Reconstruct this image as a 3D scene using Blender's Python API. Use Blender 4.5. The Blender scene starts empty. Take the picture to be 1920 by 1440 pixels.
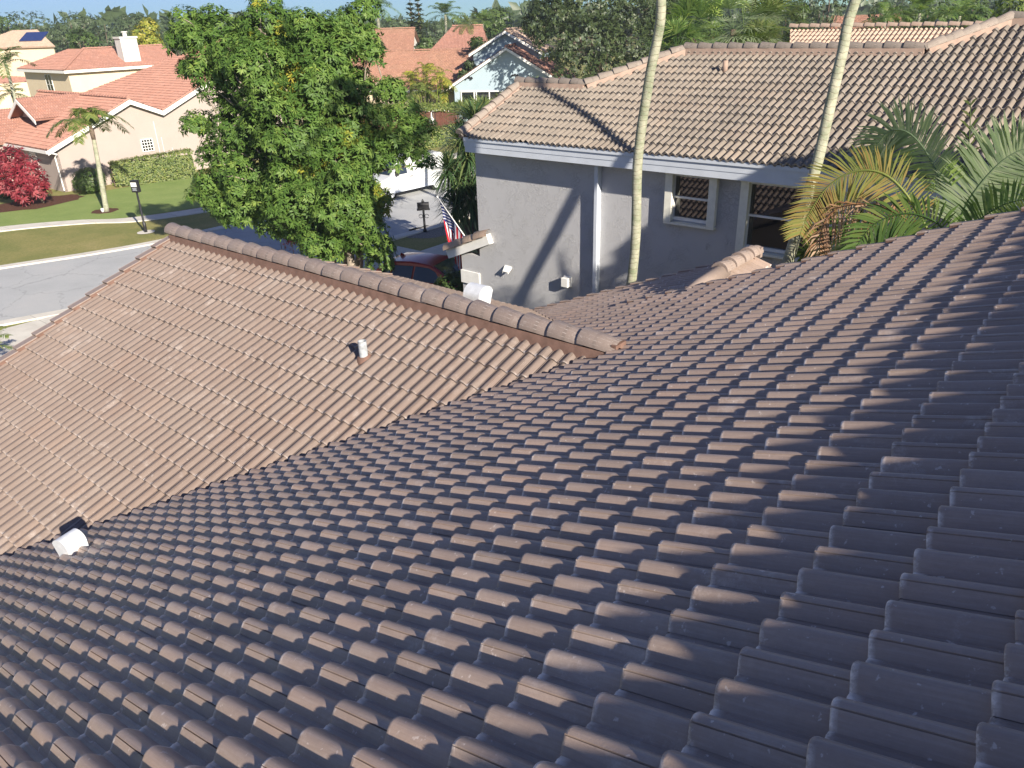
import bpy, bmesh, math, random
import numpy as np
from mathutils import Vector, Matrix
random.seed(7); RS = np.random.RandomState(11)
sc = bpy.context.scene
R = math.radians
# ------------------------------------------------------------------ camera
H = 9.0
CF, CT, CR = 1449.45, R(25.349), R(-1.8)
fw = np.array([0, math.cos(CT), -math.sin(CT)]); up0 = np.array([0, math.sin(CT), math.cos(CT)]); ri0 = np.array([1., 0, 0])
rt = ri0*math.cos(CR)+up0*math.sin(CR); up = -ri0*math.sin(CR)+up0*math.cos(CR)
cam = bpy.data.cameras.new('camera'); co = bpy.data.objects.new('camera', cam); sc.collection.objects.link(co)
co.matrix_world = Matrix(((rt[0], up[0], -fw[0], 0), (rt[1], up[1], -fw[1], 0), (rt[2], up[2], -fw[2], H), (0, 0, 0, 1)))
cam.sensor_width = 36; cam.lens = 36*CF/1920; cam.clip_end = 3000; cam.clip_start = .05
sc.camera = co
# house grid: ga points left-away (fall line of the big roof), gb right-away
AZ = R(49.8)
ga = np.array([-math.sin(AZ), math.cos(AZ), 0]); gb = np.array([math.cos(AZ), math.sin(AZ), 0]); gz = np.array([0, 0, 1.])
# ------------------------------------------------------------------ light
SD = -ga*1.0-gb*.33+gz*.495; SD = SD/np.linalg.norm(SD)
w = bpy.data.worlds.new('World'); sc.world = w; w.use_nodes = True
nt = w.node_tree; nt.nodes.clear()
sk = nt.nodes.new('ShaderNodeTexSky'); sk.sky_type = 'NISHITA'; sk.sun_disc = False
sk.sun_elevation = math.asin(SD[2]); sk.sun_rotation = math.atan2(SD[0], SD[1]); sk.air_density = 1.0; sk.dust_density = .1; sk.ozone_density = 3.0
bg = nt.nodes.new('ShaderNodeBackground'); bg.inputs[1].default_value = .037
wo = nt.nodes.new('ShaderNodeOutputWorld'); mxs = nt.nodes.new('ShaderNodeMix'); mxs.data_type = 'RGBA'; mxs.blend_type = 'DARKEN'; mxs.inputs['Factor'].default_value = 1; mxs.inputs['B'].default_value = (5.5, 8.8, 13.3, 1)
mxt = nt.nodes.new('ShaderNodeMix'); mxt.data_type = 'RGBA'; mxt.blend_type = 'MULTIPLY'; mxt.inputs['Factor'].default_value = 1; mxt.inputs['B'].default_value = (1.45, 1.3, 1.62, 1)
nt.links.new(sk.outputs[0], mxt.inputs['A']); nt.links.new(mxt.outputs['Result'], mxs.inputs['A']); nt.links.new(mxs.outputs['Result'], bg.inputs[0]); nt.links.new(bg.outputs[0], wo.inputs[0])
sl = bpy.data.lights.new('sun', 'SUN'); sl.energy = 5.0; sl.angle = R(.6); sl.color = (1, .91, .78)
so = bpy.data.objects.new('sun', sl); sc.collection.objects.link(so)
so.rotation_euler = Vector(SD).to_track_quat('Z', 'Y').to_euler()
so.location = (0, 0, 60)
sc.view_settings.view_transform = 'Standard'; sc.view_settings.look = 'None'; sc.view_settings.exposure = 1.0; sc.view_settings.gamma = 1
sc.render.engine = 'CYCLES'
# ------------------------------------------------------------------ helpers
C0 = np.array([0, 0, H])
def ray(u, v): return fw+(u-960)/CF*rt-(v-720)/CF*up
def Pz(u, v, z=0.): r = ray(u, v); return C0+r*((z-H)/r[2])
def Py(u, v, Y): r = ray(u, v); return C0+r*(Y/r[1])
def Pn(n, P0, u, v): r = ray(u, v); return C0+r*(((P0-C0)@n)/(r@n))
def Plb(lb, u, v): return Pn(gb, gb*lb, u, v)
def Pla(la, u, v): return Pn(ga, ga*la, u, v)
def W(la, lb, z=0.): return ga*la+gb*lb+gz*z
def V(*a): return np.array(a, float)
def nrm(v): return v/np.linalg.norm(v)
def tag(o, label=None, cat=None, group=None, kind=None):
    if label: o['label'] = label
    if cat: o['category'] = cat
    if group: o['group'] = group
    if kind: o['kind'] = kind
    return o
def empty(name, loc, label, cat, group=None, kind=None):
    o = bpy.data.objects.new(name, None); sc.collection.objects.link(o); o.location = Vector(loc); o.empty_display_size = .3
    return tag(o, label, cat, group, kind)
def link(name, me, parent=None, mat=None, smooth=False):
    o = bpy.data.objects.new(name, me); sc.collection.objects.link(o)
    if mat is not None:
        for m in (mat if isinstance(mat, (list, tuple)) else [mat]): me.materials.append(m)
    if smooth: me.polygons.foreach_set('use_smooth', [True]*len(me.polygons))
    if parent is not None:
        o.parent = parent; o.matrix_parent_inverse = Matrix.Translation(-parent.location) if parent.type == 'EMPTY' else Matrix.Identity(4)
    return o
class MB:
    """collects world-space geometry into ONE mesh"""
    def __init__(s): s.v = []; s.f = []; s.m = []; s.uv = []; s.hasuv = False
    def add(s, vs, fs, mi=0, uv=None):
        n = len(s.v); s.v += [tuple(map(float, p)) for p in vs]
        for k, f in enumerate(fs):
            s.f.append([i+n for i in f]); s.m.append(mi); s.uv.append(uv if uv is not None else None)
        if uv is not None: s.hasuv = True
    def poly(s, pts, mi=0): s.add(pts, [list(range(len(pts)))], mi)
    def box(s, c, ax, ay, az, mi=0):
        """c centre, ax ay az half-extent vectors"""
        c, ax, ay, az = map(np.asarray, (c, ax, ay, az))
        vs = [c+i*ax+j*ay+k*az for i in (-1, 1) for j in (-1, 1) for k in (-1, 1)]
        s.add(vs, [[0, 1, 3, 2], [4, 6, 7, 5], [0, 4, 5, 1], [2, 3, 7, 6], [0, 2, 6, 4], [1, 5, 7, 3]], mi)
    def gbox(s, a0, a1, b0, b1, z0, z1, mi=0):
        s.box(W((a0+a1)/2, (b0+b1)/2, (z0+z1)/2), ga*(a1-a0)/2, gb*(b1-b0)/2, gz*(z1-z0)/2, mi)
    def prism(s, pts, d, mi=0):
        """polygon pts extruded by vector d"""
        n = len(pts); p = [np.asarray(x, float) for x in pts]; vs = p+[x+d for x in p]
        fs = [list(range(n)), list(range(2*n-1, n-1, -1))]+[[i, (i+1) % n+0, (i+1) % n+n, i+n] for i in range(n)]
        s.add(vs, fs, mi)
    def tube(s, pts, rad, seg=10, cap=True, mi=0):
        pts = [np.asarray(p, float) for p in pts]; n = len(pts)
        rad = rad if isinstance(rad, (list, tuple)) else [rad]*n
        vs = []; up_ = None
        for i in range(n):
            t = nrm(pts[min(i+1, n-1)]-pts[max(i-1, 0)])
            ref = np.array([0, 0, 1.]) if abs(t[2]) < .95 else np.array([1., 0, 0])
            x = nrm(np.cross(t, ref)) if up_ is None else nrm(up_-t*(up_@t))
            up_ = x; y = np.cross(t, x)
            for k in range(seg):
                an = 2*math.pi*k/seg; vs.append(pts[i]+rad[i]*(math.cos(an)*x+math.sin(an)*y))
        fs = [[i*seg+k, i*seg+(k+1) % seg, (i+1)*seg+(k+1) % seg, (i+1)*seg+k] for i in range(n-1) for k in range(seg)]
        if cap: fs += [list(range(seg))[::-1], [(n-1)*seg+k for k in range(seg)]]
        s.add(vs, fs, mi)
    def build(s, name, mat, parent=None, smooth=False):
        me = bpy.data.meshes.new(name); me.from_pydata(s.v, [], s.f); 
        o = link(name, me, parent, mat, smooth)
        me.polygons.foreach_set('material_index', s.m)
        bm = bmesh.new(); bm.from_mesh(me); bmesh.ops.recalc_face_normals(bm, faces=bm.faces); bm.to_mesh(me); bm.free()
        me.update(); return o
def bevel(o, wd, seg=2, ang=40):
    m = o.modifiers.new('bevel', 'BEVEL'); m.width = wd; m.segments = seg; m.limit_method = 'ANGLE'; m.angle_limit = R(ang); return o
def pane_mesh(name, P, F, uvs, mat, parent=None, smooth=False):
    me = bpy.data.meshes.new(name); nf = len(F); k = F.shape[1]
    me.vertices.add(len(P)); me.vertices.foreach_set('co', P.astype('f').ravel())
    me.loops.add(nf*k); me.loops.foreach_set('vertex_index', F.astype('i').ravel())
    me.polygons.add(nf); me.polygons.foreach_set('loop_start', np.arange(0, nf*k, k, dtype='i')); me.polygons.foreach_set('loop_total', np.full(nf, k, 'i'))
    if uvs is not None:
        ul = me.uv_layers.new(name='uv'); ul.data.foreach_set('uv', uvs.astype('f').ravel())
    me.update(calc_edges=True); me.validate()
    return link(name, me, parent, mat, smooth)
def inst(name, tv, tf, M, P, rnd, mat, parent=None, smooth=False):
    """many copies of a small template (leaves) as one mesh. M (n,3,3) columns = axes, P (n,3), rnd (n,2)"""
    tv = np.asarray(tv, float); tf = np.asarray(tf); n = len(P); k = len(tv)
    X = np.einsum('nij,kj->nki', M, tv)+P[:, None, :]
    F = tf[None]+(np.arange(n)*k)[:, None, None]
    F = F.reshape(-1, tf.shape[1])
    uv = np.repeat(rnd, tf.shape[0]*tf.shape[1], axis=0)
    return pane_mesh(name, X.reshape(-1, 3), F, uv, mat, parent, smooth)
def frames(D, roll=None, up_hint=None):
    """columns: x side, y along D, z normal"""
    n = len(D); D = D/np.linalg.norm(D, axis=1, keepdims=True)
    h = np.tile([0, 0, 1.], (n, 1)) if up_hint is None else up_hint
    h = h+RS.normal(0, .05, (n, 3))
    X = np.cross(D, h); X /= np.linalg.norm(X, axis=1, keepdims=True)+1e-9; Z = np.cross(X, D)
    if roll is not None:
        c, s_ = np.cos(roll)[:, None], np.sin(roll)[:, None]; X, Z = X*c+Z*s_, -X*s_+Z*c
    return np.stack([X, D, Z], axis=2)
# ------------------------------------------------------------------ materials
def nodes(name, rough=.7, spec=.3):
    m = bpy.data.materials.new(name); m.use_nodes = True; t = m.node_tree
    b = t.nodes['Principled BSDF']; b.inputs['Roughness'].default_value = rough; b.inputs['Specular IOR Level'].default_value = spec
    return m, t, b
def N(t, ty, **k):
    n = t.nodes.new(ty)
    for a, v in k.items():
        if a.startswith('i_'): n.inputs[int(a[2:])].default_value = v
        else: setattr(n, a, v)
    return n
def L(t, a, b): t.links.new(a, b)
def noise(t, scale, detail=4, vec=None, rough=.55):
    n = N(t, 'ShaderNodeTexNoise'); n.inputs['Scale'].default_value = scale; n.inputs['Detail'].default_value = detail; n.inputs['Roughness'].default_value = rough
    if vec is None:
        g = N(t, 'ShaderNodeNewGeometry'); vec = g.outputs['Position']
    L(t, vec, n.inputs['Vector']); return n.outputs['Fac']
def ramp(t, fac, stops):
    r = N(t, 'ShaderNodeValToRGB'); e = r.color_ramp.elements
    while len(e) < len(stops): e.new(.5)
    for i, (p, c) in enumerate(stops): e[i].position = p; e[i].color = (*c, 1) if len(c) == 3 else c
    L(t, fac, r.inputs[0]); return r.outputs[0]
def mix(t, fac, a, b, mode='MIX'):
    n = N(t, 'ShaderNodeMix', data_type='RGBA', blend_type=mode)
    for s, x in ((n.inputs['Factor'], fac), (n.inputs['A'], a), (n.inputs['B'], b)):
        if isinstance(x, (int, float)): s.default_value = x
        elif isinstance(x, tuple): s.default_value = (*x, 1)
        else: L(t, x, s)
    return n.outputs['Result']
def maprange(t, x, a, b, c=0., d=1.):
    n = N(t, 'ShaderNodeMapRange', i_1=a, i_2=b, i_3=c, i_4=d); L(t, x, n.inputs[0]); return n.outputs[0]
def math_(t, op, a, b=None):
    n = N(t, 'ShaderNodeMath', operation=op)
    for i, x in enumerate((a, b)):
        if x is None: continue
        if isinstance(x, (int, float)): n.inputs[i].default_value = x
        else: L(t, x, n.inputs[i])
    return n.outputs[0]
def bump(t, b, h, strength=.3, dist=.01):
    n = N(t, 'ShaderNodeBump'); n.inputs['Strength'].default_value = strength; n.inputs['Distance'].default_value = dist
    L(t, h, n.inputs['Height']); L(t, n.outputs[0], b.inputs['Normal'])
def simple(name, col, rough=.6, spec=.3, var=.12, scale=3., bmp=0, bscale=40, metal=0):
    m, t, b = nodes(name, rough, spec); f = noise(t, scale, 5)
    c1 = tuple(x*(1-var) for x in col); c2 = tuple(min(1, x*(1+var)) for x in col)
    L(t, ramp(t, f, [(.3, c1), (.7, c2)]), b.inputs['Base Color']); b.inputs['Metallic'].default_value = metal
    if bmp: bump(t, b, noise(t, bscale, 4), bmp)
    return m
def tile_mat(name, col, dark, pale, tvar=.25, rough=.55, spec=.35, stain=.35, wear=.6, streak=True, coat=0., odd=1.):
    """uv.x = barrel number / 2, uv.y = course + position down the tile"""
    m, t, b = nodes(name, rough, spec)
    uv = N(t, 'ShaderNodeUVMap'); fl = N(t, 'ShaderNodeVectorMath', operation='FLOOR'); L(t, uv.outputs[0], fl.inputs[0])
    wn = N(t, 'ShaderNodeTexWhiteNoise', noise_dimensions='3D'); L(t, fl.outputs[0], wn.inputs['Vector'])
    c = ramp(t, wn.outputs['Value'], [(0, tuple(x*(1-tvar) for x in col)), (.5, col), (1, tuple(min(1, x*(1+tvar)) for x in col))])
    hue = ramp(t, wn.outputs['Value'], [(.8, (1, 1, 1)), (1., (1+.03*odd, 1-.015*odd, 1-.05*odd))])
    c = mix(t, 1., c, hue, 'MULTIPLY')
    big = noise(t, .55, 6, None, .6); c = mix(t, maprange(t, big, .42, .7, 0, stain), c, dark)
    pl = noise(t, 1.3, 8, None, .7); c = mix(t, maprange(t, pl, .56, .78, 0, stain*1.2), c, pale)
    ch_ = noise(t, 1.9, 9, None, .78); c = mix(t, maprange(t, ch_, .57, .72, 0, .6), c, tuple(min(1, x*1.35+.06) for x in pale))
    rd = noise(t, .9, 5, None, .6); c = mix(t, maprange(t, rd, .55, .75, 0, .35), c, (col[0]*.95, col[1]*.78, col[2]*.7))
    fine = noise(t, 55, 5, None, .7); c = mix(t, maprange(t, fine, .3, .75, 0, .3), c, tuple(x*.6 for x in col))
    # worn pale lower edge, chalky deposits
    fr = N(t, 'ShaderNodeVectorMath', operation='FRACTION'); L(t, uv.outputs[0], fr.inputs[0]); sx = N(t, 'ShaderNodeSeparateXYZ'); L(t, fr.outputs[0], sx.inputs[0])
    if streak:
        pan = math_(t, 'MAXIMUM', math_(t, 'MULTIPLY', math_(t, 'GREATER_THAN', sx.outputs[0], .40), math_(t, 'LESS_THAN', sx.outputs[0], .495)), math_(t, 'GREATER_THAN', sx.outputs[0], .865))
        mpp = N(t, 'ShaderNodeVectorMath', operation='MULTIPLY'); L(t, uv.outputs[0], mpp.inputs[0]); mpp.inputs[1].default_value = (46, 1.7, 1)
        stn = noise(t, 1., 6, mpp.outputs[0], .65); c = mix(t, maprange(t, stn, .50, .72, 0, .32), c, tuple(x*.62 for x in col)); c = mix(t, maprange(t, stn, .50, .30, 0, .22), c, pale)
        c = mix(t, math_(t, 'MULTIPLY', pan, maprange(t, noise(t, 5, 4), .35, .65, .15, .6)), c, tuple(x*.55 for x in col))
        eff = math_(t, 'MULTIPLY', pan, maprange(t, sx.outputs[1], .86, .97, 0, .75)); c = mix(t, math_(t, 'MULTIPLY', eff, maprange(t, noise(t, 7, 4), .42, .6, 0, 1)), c, tuple(min(1, x*1.5+.1) for x in pale))
    edge = maprange(t, sx.outputs[1], .93, .985, 0, 1); chip = maprange(t, noise(t, 14, 5, None, .7), .45, .62, 0, 1)
    c = mix(t, math_(t, 'MULTIPLY', math_(t, 'MULTIPLY', edge, chip), wear), c, tuple(min(1, x*1.5+.08) for x in pale))
    sp = maprange(t, noise(t, 26, 3, None, .6), .665, .71, 0, .65); c = mix(t, math_(t, 'MULTIPLY', sp, wear), c, tuple(min(1, x*1.3+.05) for x in pale))
    L(t, c, b.inputs['Base Color'])
    rr = maprange(t, noise(t, 6, 5), .3, .7, rough-.1, rough+.15); L(t, rr, b.inputs['Roughness'])
    h = math_(t, 'ADD', math_(t, 'MULTIPLY', fine, .6), noise(t, 180, 2)); bump(t, b, h, .25, .003)
    if coat: b.inputs['Coat Weight'].default_value = coat; b.inputs['Coat Roughness'].default_value = .4
    return m
def leaf_mat(name, cols, trans=.35, rough=.45, spec=.4):
    """colour by the leaf's own random uv.x"""
    m, t, b = nodes(name, rough, spec); uv = N(t, 'ShaderNodeUVMap'); sx = N(t, 'ShaderNodeSeparateXYZ'); L(t, uv.outputs[0], sx.inputs[0])
    n = len(cols); c = ramp(t, sx.outputs[0], [(i/(n-1), cc) for i, cc in enumerate(cols)])
    L(t, c, b.inputs['Base Color'])
    tr = N(t, 'ShaderNodeBsdfTranslucent'); L(t, mix(t, 1., c, (1.3, 1.5, .5), 'MULTIPLY'), tr.inputs[0])
    ms = N(t, 'ShaderNodeMixShader'); ms.inputs[0].default_value = trans
    L(t, b.outputs[0], ms.inputs[1]); L(t, tr.outputs[0], ms.inputs[2]); L(t, ms.outputs[0], t.nodes['Material Output'].inputs['Surface'])
    return m
def stucco(name, col, var=.08, bs=.9, dist=.012):
    m, t, b = nodes(name, .85, .2)
    f = noise(t, 1.1, 6); st = noise(t, .5, 8, None, .7)
    c = ramp(t, f, [(.3, tuple(x*(1-var) for x in col)), (.7, tuple(x*(1+var) for x in col))])
    c = mix(t, maprange(t, st, .55, .75, 0, .14), c, tuple(x*.75 for x in col)); L(t, c, b.inputs['Base Color'])
    g = N(t, 'ShaderNodeNewGeometry'); d = N(t, 'ShaderNodeTexNoise'); d.inputs['Scale'].default_value = 5; L(t, g.outputs['Position'], d.inputs['Vector'])
    vm = N(t, 'ShaderNodeVectorMath', operation='MULTIPLY_ADD'); L(t, d.outputs['Color'], vm.inputs[0]); vm.inputs[1].default_value = (.14, .14, .14); L(t, g.outputs['Position'], vm.inputs[2])
    vn = N(t, 'ShaderNodeTexNoise'); vn.inputs['Scale'].default_value = 17; vn.inputs['Detail'].default_value = 3; L(t, vm.outputs[0], vn.inputs['Vector'])
    worm = maprange(t, math_(t, 'ABSOLUTE', math_(t, 'SUBTRACT', vn.outputs['Fac'], .5)), 0, .05, 1, 0)
    patch = maprange(t, noise(t, 2.2, 3), .42, .58, 0, 1)
    h = math_(t, 'ADD', math_(t, 'MULTIPLY', worm, patch), math_(t, 'MULTIPLY', noise(t, 60, 4), .35)); bump(t, b, h, bs, dist)
    return m
M = {}
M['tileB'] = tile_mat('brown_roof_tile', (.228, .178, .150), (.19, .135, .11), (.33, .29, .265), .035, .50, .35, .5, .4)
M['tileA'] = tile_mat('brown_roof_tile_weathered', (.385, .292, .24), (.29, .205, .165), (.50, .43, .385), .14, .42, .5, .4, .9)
M['cap'] = tile_mat('ridge_cap_tile', (.305, .24, .205), (.25, .19, .16), (.40, .35, .31), .07, .5, .35, .5, .7)
M['mortar'] = simple('red_brown_mortar', (.185, .112, .088), .85, .2, .2, 8, .4, 60)
M['tileG'] = tile_mat('taupe_roof_tile', (.245, .208, .172), (.145, .13, .115), (.32, .28, .24), .12, .75, .2, .6, .5)
M['capG'] = tile_mat('taupe_cap_tile', (.28, .237, .20), (.2, .17, .15), (.48, .38, .31), .12, .75, .2, .5, .5)
M['mortarG'] = simple('pink_mortar', (.36, .26, .205), .9, .2, .15, 6, .3, 60)
M['tileO'] = tile_mat('coral_roof_tile', (.39, .205, .155), (.33, .17, .13), (.48, .30, .24), .10, .75, .2, .45, .2)
M['tileT'] = tile_mat('pale_tan_roof_tile', (.50, .37, .28), (.4, .3, .23), (.6, .48, .38), .10, .75, .2, .4, .2)
M['tileR'] = tile_mat('terracotta_roof_tile', (.36, .205, .14), (.34, .16, .12), (.60, .34, .25), .14, .75, .2, .5, .2)
M['tileP'] = tile_mat('mottled_brown_roof_tile', (.32, .17, .13), (.16, .1, .09), (.5, .33, .27), .3, .75, .2, .6, .2)
M['stucco'] = stucco('grey_stucco', (.455, .455, .465), .02, .8, .010)
M['stuccoP'] = stucco('pink_stucco', (.40, .335, .30), .04, .2)
M['stuccoY'] = stucco('yellow_stucco', (.66, .55, .39), .04, .2)
M['stuccoB'] = stucco('pale_blue_stucco', (.37, .465, .52), .04, .2)
M['stuccoW'] = stucco('white_stucco', (.62, .60, .56), .04, .2)
M['fascia'] = simple('pale_grey_fascia_paint', (.56, .60, .66), .5, .35, .05, 4)
M['white'] = simple('white_paint', (.78, .77, .73), .5, .35, .06, 5)
M['cream'] = simple('cream_shutter_metal', (.74, .73, .64), .4, .4, .06, 9)
M['glass'] = nodes('dark_window_glass', .03, .9)[0]; M['glass'].node_tree.nodes['Principled BSDF'].inputs['Base Color'].default_value = (.012, .014, .016, 1); M['glass'].node_tree.nodes['Principled BSDF'].inputs['IOR'].default_value = 1.7
M['galv'] = simple('galvanised_sheet', (.72, .74, .76), .45, .5, .1, 12, .1, 80, .25)
M['pipe'] = simple('weathered_white_pipe', (.36, .38, .40), .7, .3, .3, 22, .3, 60)
M['black'] = simple('black_metal_paint', (.018, .018, .02), .45, .5, .2, 8)
M['conc'] = simple('pale_concrete', (.60, .57, .50), .9, .2, .1, 1.5, .2, 50)
M['asph'] = simple('grey_asphalt', (.42, .43, .43), .9, .2, .12, .35, .25, 90)
M['mulch'] = simple('brown_mulch', (.10, .05, .035), .95, .1, .4, 14, .8, 30)
M['bark'] = simple('grey_bark', (.30, .25, .20), .9, .2, .3, 9, .6, 40)
M['barkD'] = simple('brown_bark', (.16, .12, .09), .9, .2, .3, 9, .6, 40)
def asphalt():
    m, t, b = nodes('grey_asphalt', .9, .2)
    c = ramp(t, noise(t, .35, 6, None, .65), [(.3, (.37, .38, .38)), (.5, (.42, .43, .43)), (.7, (.46, .46, .45))])
    c = mix(t, maprange(t, noise(t, 1.1, 5, None, .6), .66, .74, 0, .35), c, (.20, .20, .20))
    v = N(t, 'ShaderNodeTexVoronoi', feature='DISTANCE_TO_EDGE'); v.inputs['Scale'].default_value = .32; g = N(t, 'ShaderNodeNewGeometry'); nz = N(t, 'ShaderNodeTexNoise'); nz.inputs['Scale'].default_value = 2.5; L(t, g.outputs['Position'], nz.inputs['Vector'])
    vm = N(t, 'ShaderNodeVectorMath', operation='MULTIPLY_ADD'); L(t, nz.outputs['Color'], vm.inputs[0]); vm.inputs[1].default_value = (.7, .7, 0); L(t, g.outputs['Position'], vm.inputs[2]); L(t, vm.outputs[0], v.inputs['Vector'])
    c = mix(t, maprange(t, v.outputs['Distance'], 0, .012, .45, 0), c, (.15, .15, .15)); c = mix(t, maprange(t, noise(t, 40, 3), .4, .7, 0, .3), c, (.3, .3, .3))
    L(t, c, b.inputs['Base Color']); bump(t, b, noise(t, 90, 3), .25, .01); return m
M['asph'] = asphalt()
def slabs():
    m, t, b = nodes('pale_concrete', .9, .2); c = ramp(t, noise(t, 1.2, 6), [(.3, (.53, .50, .44)), (.7, (.66, .63, .56))])
    g = N(t, 'ShaderNodeNewGeometry'); mp = N(t, 'ShaderNodeMapping'); mp.inputs['Rotation'].default_value = (0, 0, -AZ); L(t, g.outputs['Position'], mp.inputs['Vector']); sx = N(t, 'ShaderNodeSeparateXYZ'); L(t, mp.outputs[0], sx.inputs[0])
    fr = math_(t, 'FRACT', math_(t, 'DIVIDE', sx.outputs[0], 1.6)); c = mix(t, maprange(t, math_(t, 'ABSOLUTE', math_(t, 'SUBTRACT', fr, .5)), 0, .012, .7, 0), c, (.2, .19, .16))
    c = mix(t, maprange(t, noise(t, 4, 6, None, .7), .55, .75, 0, .3), c, (.34, .32, .27)); L(t, c, b.inputs['Base Color']); bump(t, b, noise(t, 60, 3), .2, .01); return m
M['conc'] = slabs()
def grass_mat():
    m, t, b = nodes('lawn_grass', .9, .15)
    f = noise(t, .35, 7, None, .65); f2 = noise(t, 9, 6, None, .7)
    c = ramp(t, f, [(.28, (.20, .22, .07)), (.46, (.28, .265, .095)), (.58, (.35, .305, .12)), (.72, (.42, .345, .16))])
    c = mix(t, maprange(t, f2, .3, .7, 0, .55), c, (.07, .105, .025)); L(t, c, b.inputs['Base Color'])
    bump(t, b, noise(t, 30, 6, None, .8), .8, .03); return m
def green_mat():
    m, t, b = nodes('watered_lawn_grass', .9, .15)
    f = noise(t, .6, 7, None, .65); f2 = noise(t, 9, 6, None, .7)
    c = ramp(t, f, [(.3, (.21, .29, .085)), (.6, (.27, .34, .11)), (.8, (.34, .36, .15))])
    c = mix(t, maprange(t, f2, .3, .7, 0, .45), c, (.12, .18, .05)); L(t, c, b.inputs['Base Color'])
    bump(t, b, noise(t, 30, 6, None, .8), .8, .03); return m
M['grass'] = grass_mat(); M['green'] = green_mat()
def palm_bark():
    m, t, b = nodes('ringed_palm_trunk', .8, .2)
    g = N(t, 'ShaderNodeNewGeometry'); sx = N(t, 'ShaderNodeSeparateXYZ'); L(t, g.outputs['Position'], sx.inputs[0])
    z = math_(t, 'ADD', math_(t, 'MULTIPLY', sx.outputs[2], 11.), math_(t, 'MULTIPLY', noise(t, 3, 3), 2.2))
    ring = math_(t, 'SINE', math_(t, 'MULTIPLY', z, 6.283)); rg = maprange(t, ring, .8, 1, 0, 1)
    c = ramp(t, noise(t, 4, 7, None, .7), [(.32, (.17, .20, .12)), (.5, (.32, .32, .235)), (.68, (.46, .44, .33))])
    c = mix(t, maprange(t, noise(t, 15, 5), .5, .7, 0, .5), c, (.26, .30, .18))
    c = mix(t, math_(t, 'MULTIPLY', rg, .45), c, (.22, .18, .12)); L(t, c, b.inputs['Base Color'])
    bump(t, b, math_(t, 'ADD', math_(t, 'MULTIPLY', rg, -1.), noise(t, 40, 4)), .5, .01); return m
M['palmbark'] = palm_bark()
M['leaf'] = leaf_mat('glossy_green_leaf', [(.06, .12, .024), (.09, .165, .033), (.125, .205, .042), (.17, .25, .06), (.30, .32, .04), (.40, .34, .05)], .22, .5, .22)
M['leafO'] = leaf_mat('oak_leaf', [(.03, .05, .018), (.05, .075, .025), (.075, .10, .035), (.10, .125, .045)], .2)
M['leafM'] = leaf_mat('mid_green_leaf', [(.05, .09, .025), (.08, .13, .035), (.12, .17, .05), (.16, .20, .07)], .3)
M['leafD'] = leaf_mat('far_dark_leaf', [(.055, .085, .04), (.075, .11, .05), (.10, .14, .06), (.13, .165, .075)], .25)
M['leafY'] = leaf_mat('yellow_green_palm', [(.20, .26, .04), (.34, .34, .05), (.46, .38, .07), (.15, .24, .05)], .4)
M['leafH'] = leaf_mat('hedge_leaf', [(.09, .14, .03), (.14, .19, .045), (.20, .24, .06), (.28, .28, .09)], .3)
M['leafR'] = leaf_mat('red_bush_leaf', [(.12, .012, .02), (.24, .025, .04), (.34, .05, .07), (.44, .12, .13)], .35)
M['frond'] = leaf_mat('silvery_palm_frond', [(.22, .29, .18), (.30, .37, .23), (.37, .43, .28), (.44, .48, .34)], .5, .4)
M['frondY'] = leaf_mat('yellowing_palm_frond', [(.26, .30, .08), (.36, .35, .11), (.42, .33, .11), (.40, .25, .09)], .4)
M['frondB'] = leaf_mat('dead_brown_frond', [(.28, .14, .07), (.40, .24, .14), (.50, .36, .26), (.34, .18, .10)], .25)
M['frondG'] = leaf_mat('green_palm_frond', [(.06, .12, .03), (.10, .17, .045), (.15, .23, .06), (.22, .27, .08)], .35)
M['frondL'] = leaf_mat('pale_palm_frond', [(.09, .14, .04), (.13, .18, .055), (.17, .21, .07), (.22, .24, .10)], .4)
M['yucca'] = leaf_mat('stiff_dark_blade', [(.04, .09, .04), (.065, .125, .05), (.11, .18, .07), (.20, .24, .09)], .15, .4)
M['flower'] = simple('red_flower', (.5, .04, .03), .6)

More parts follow.
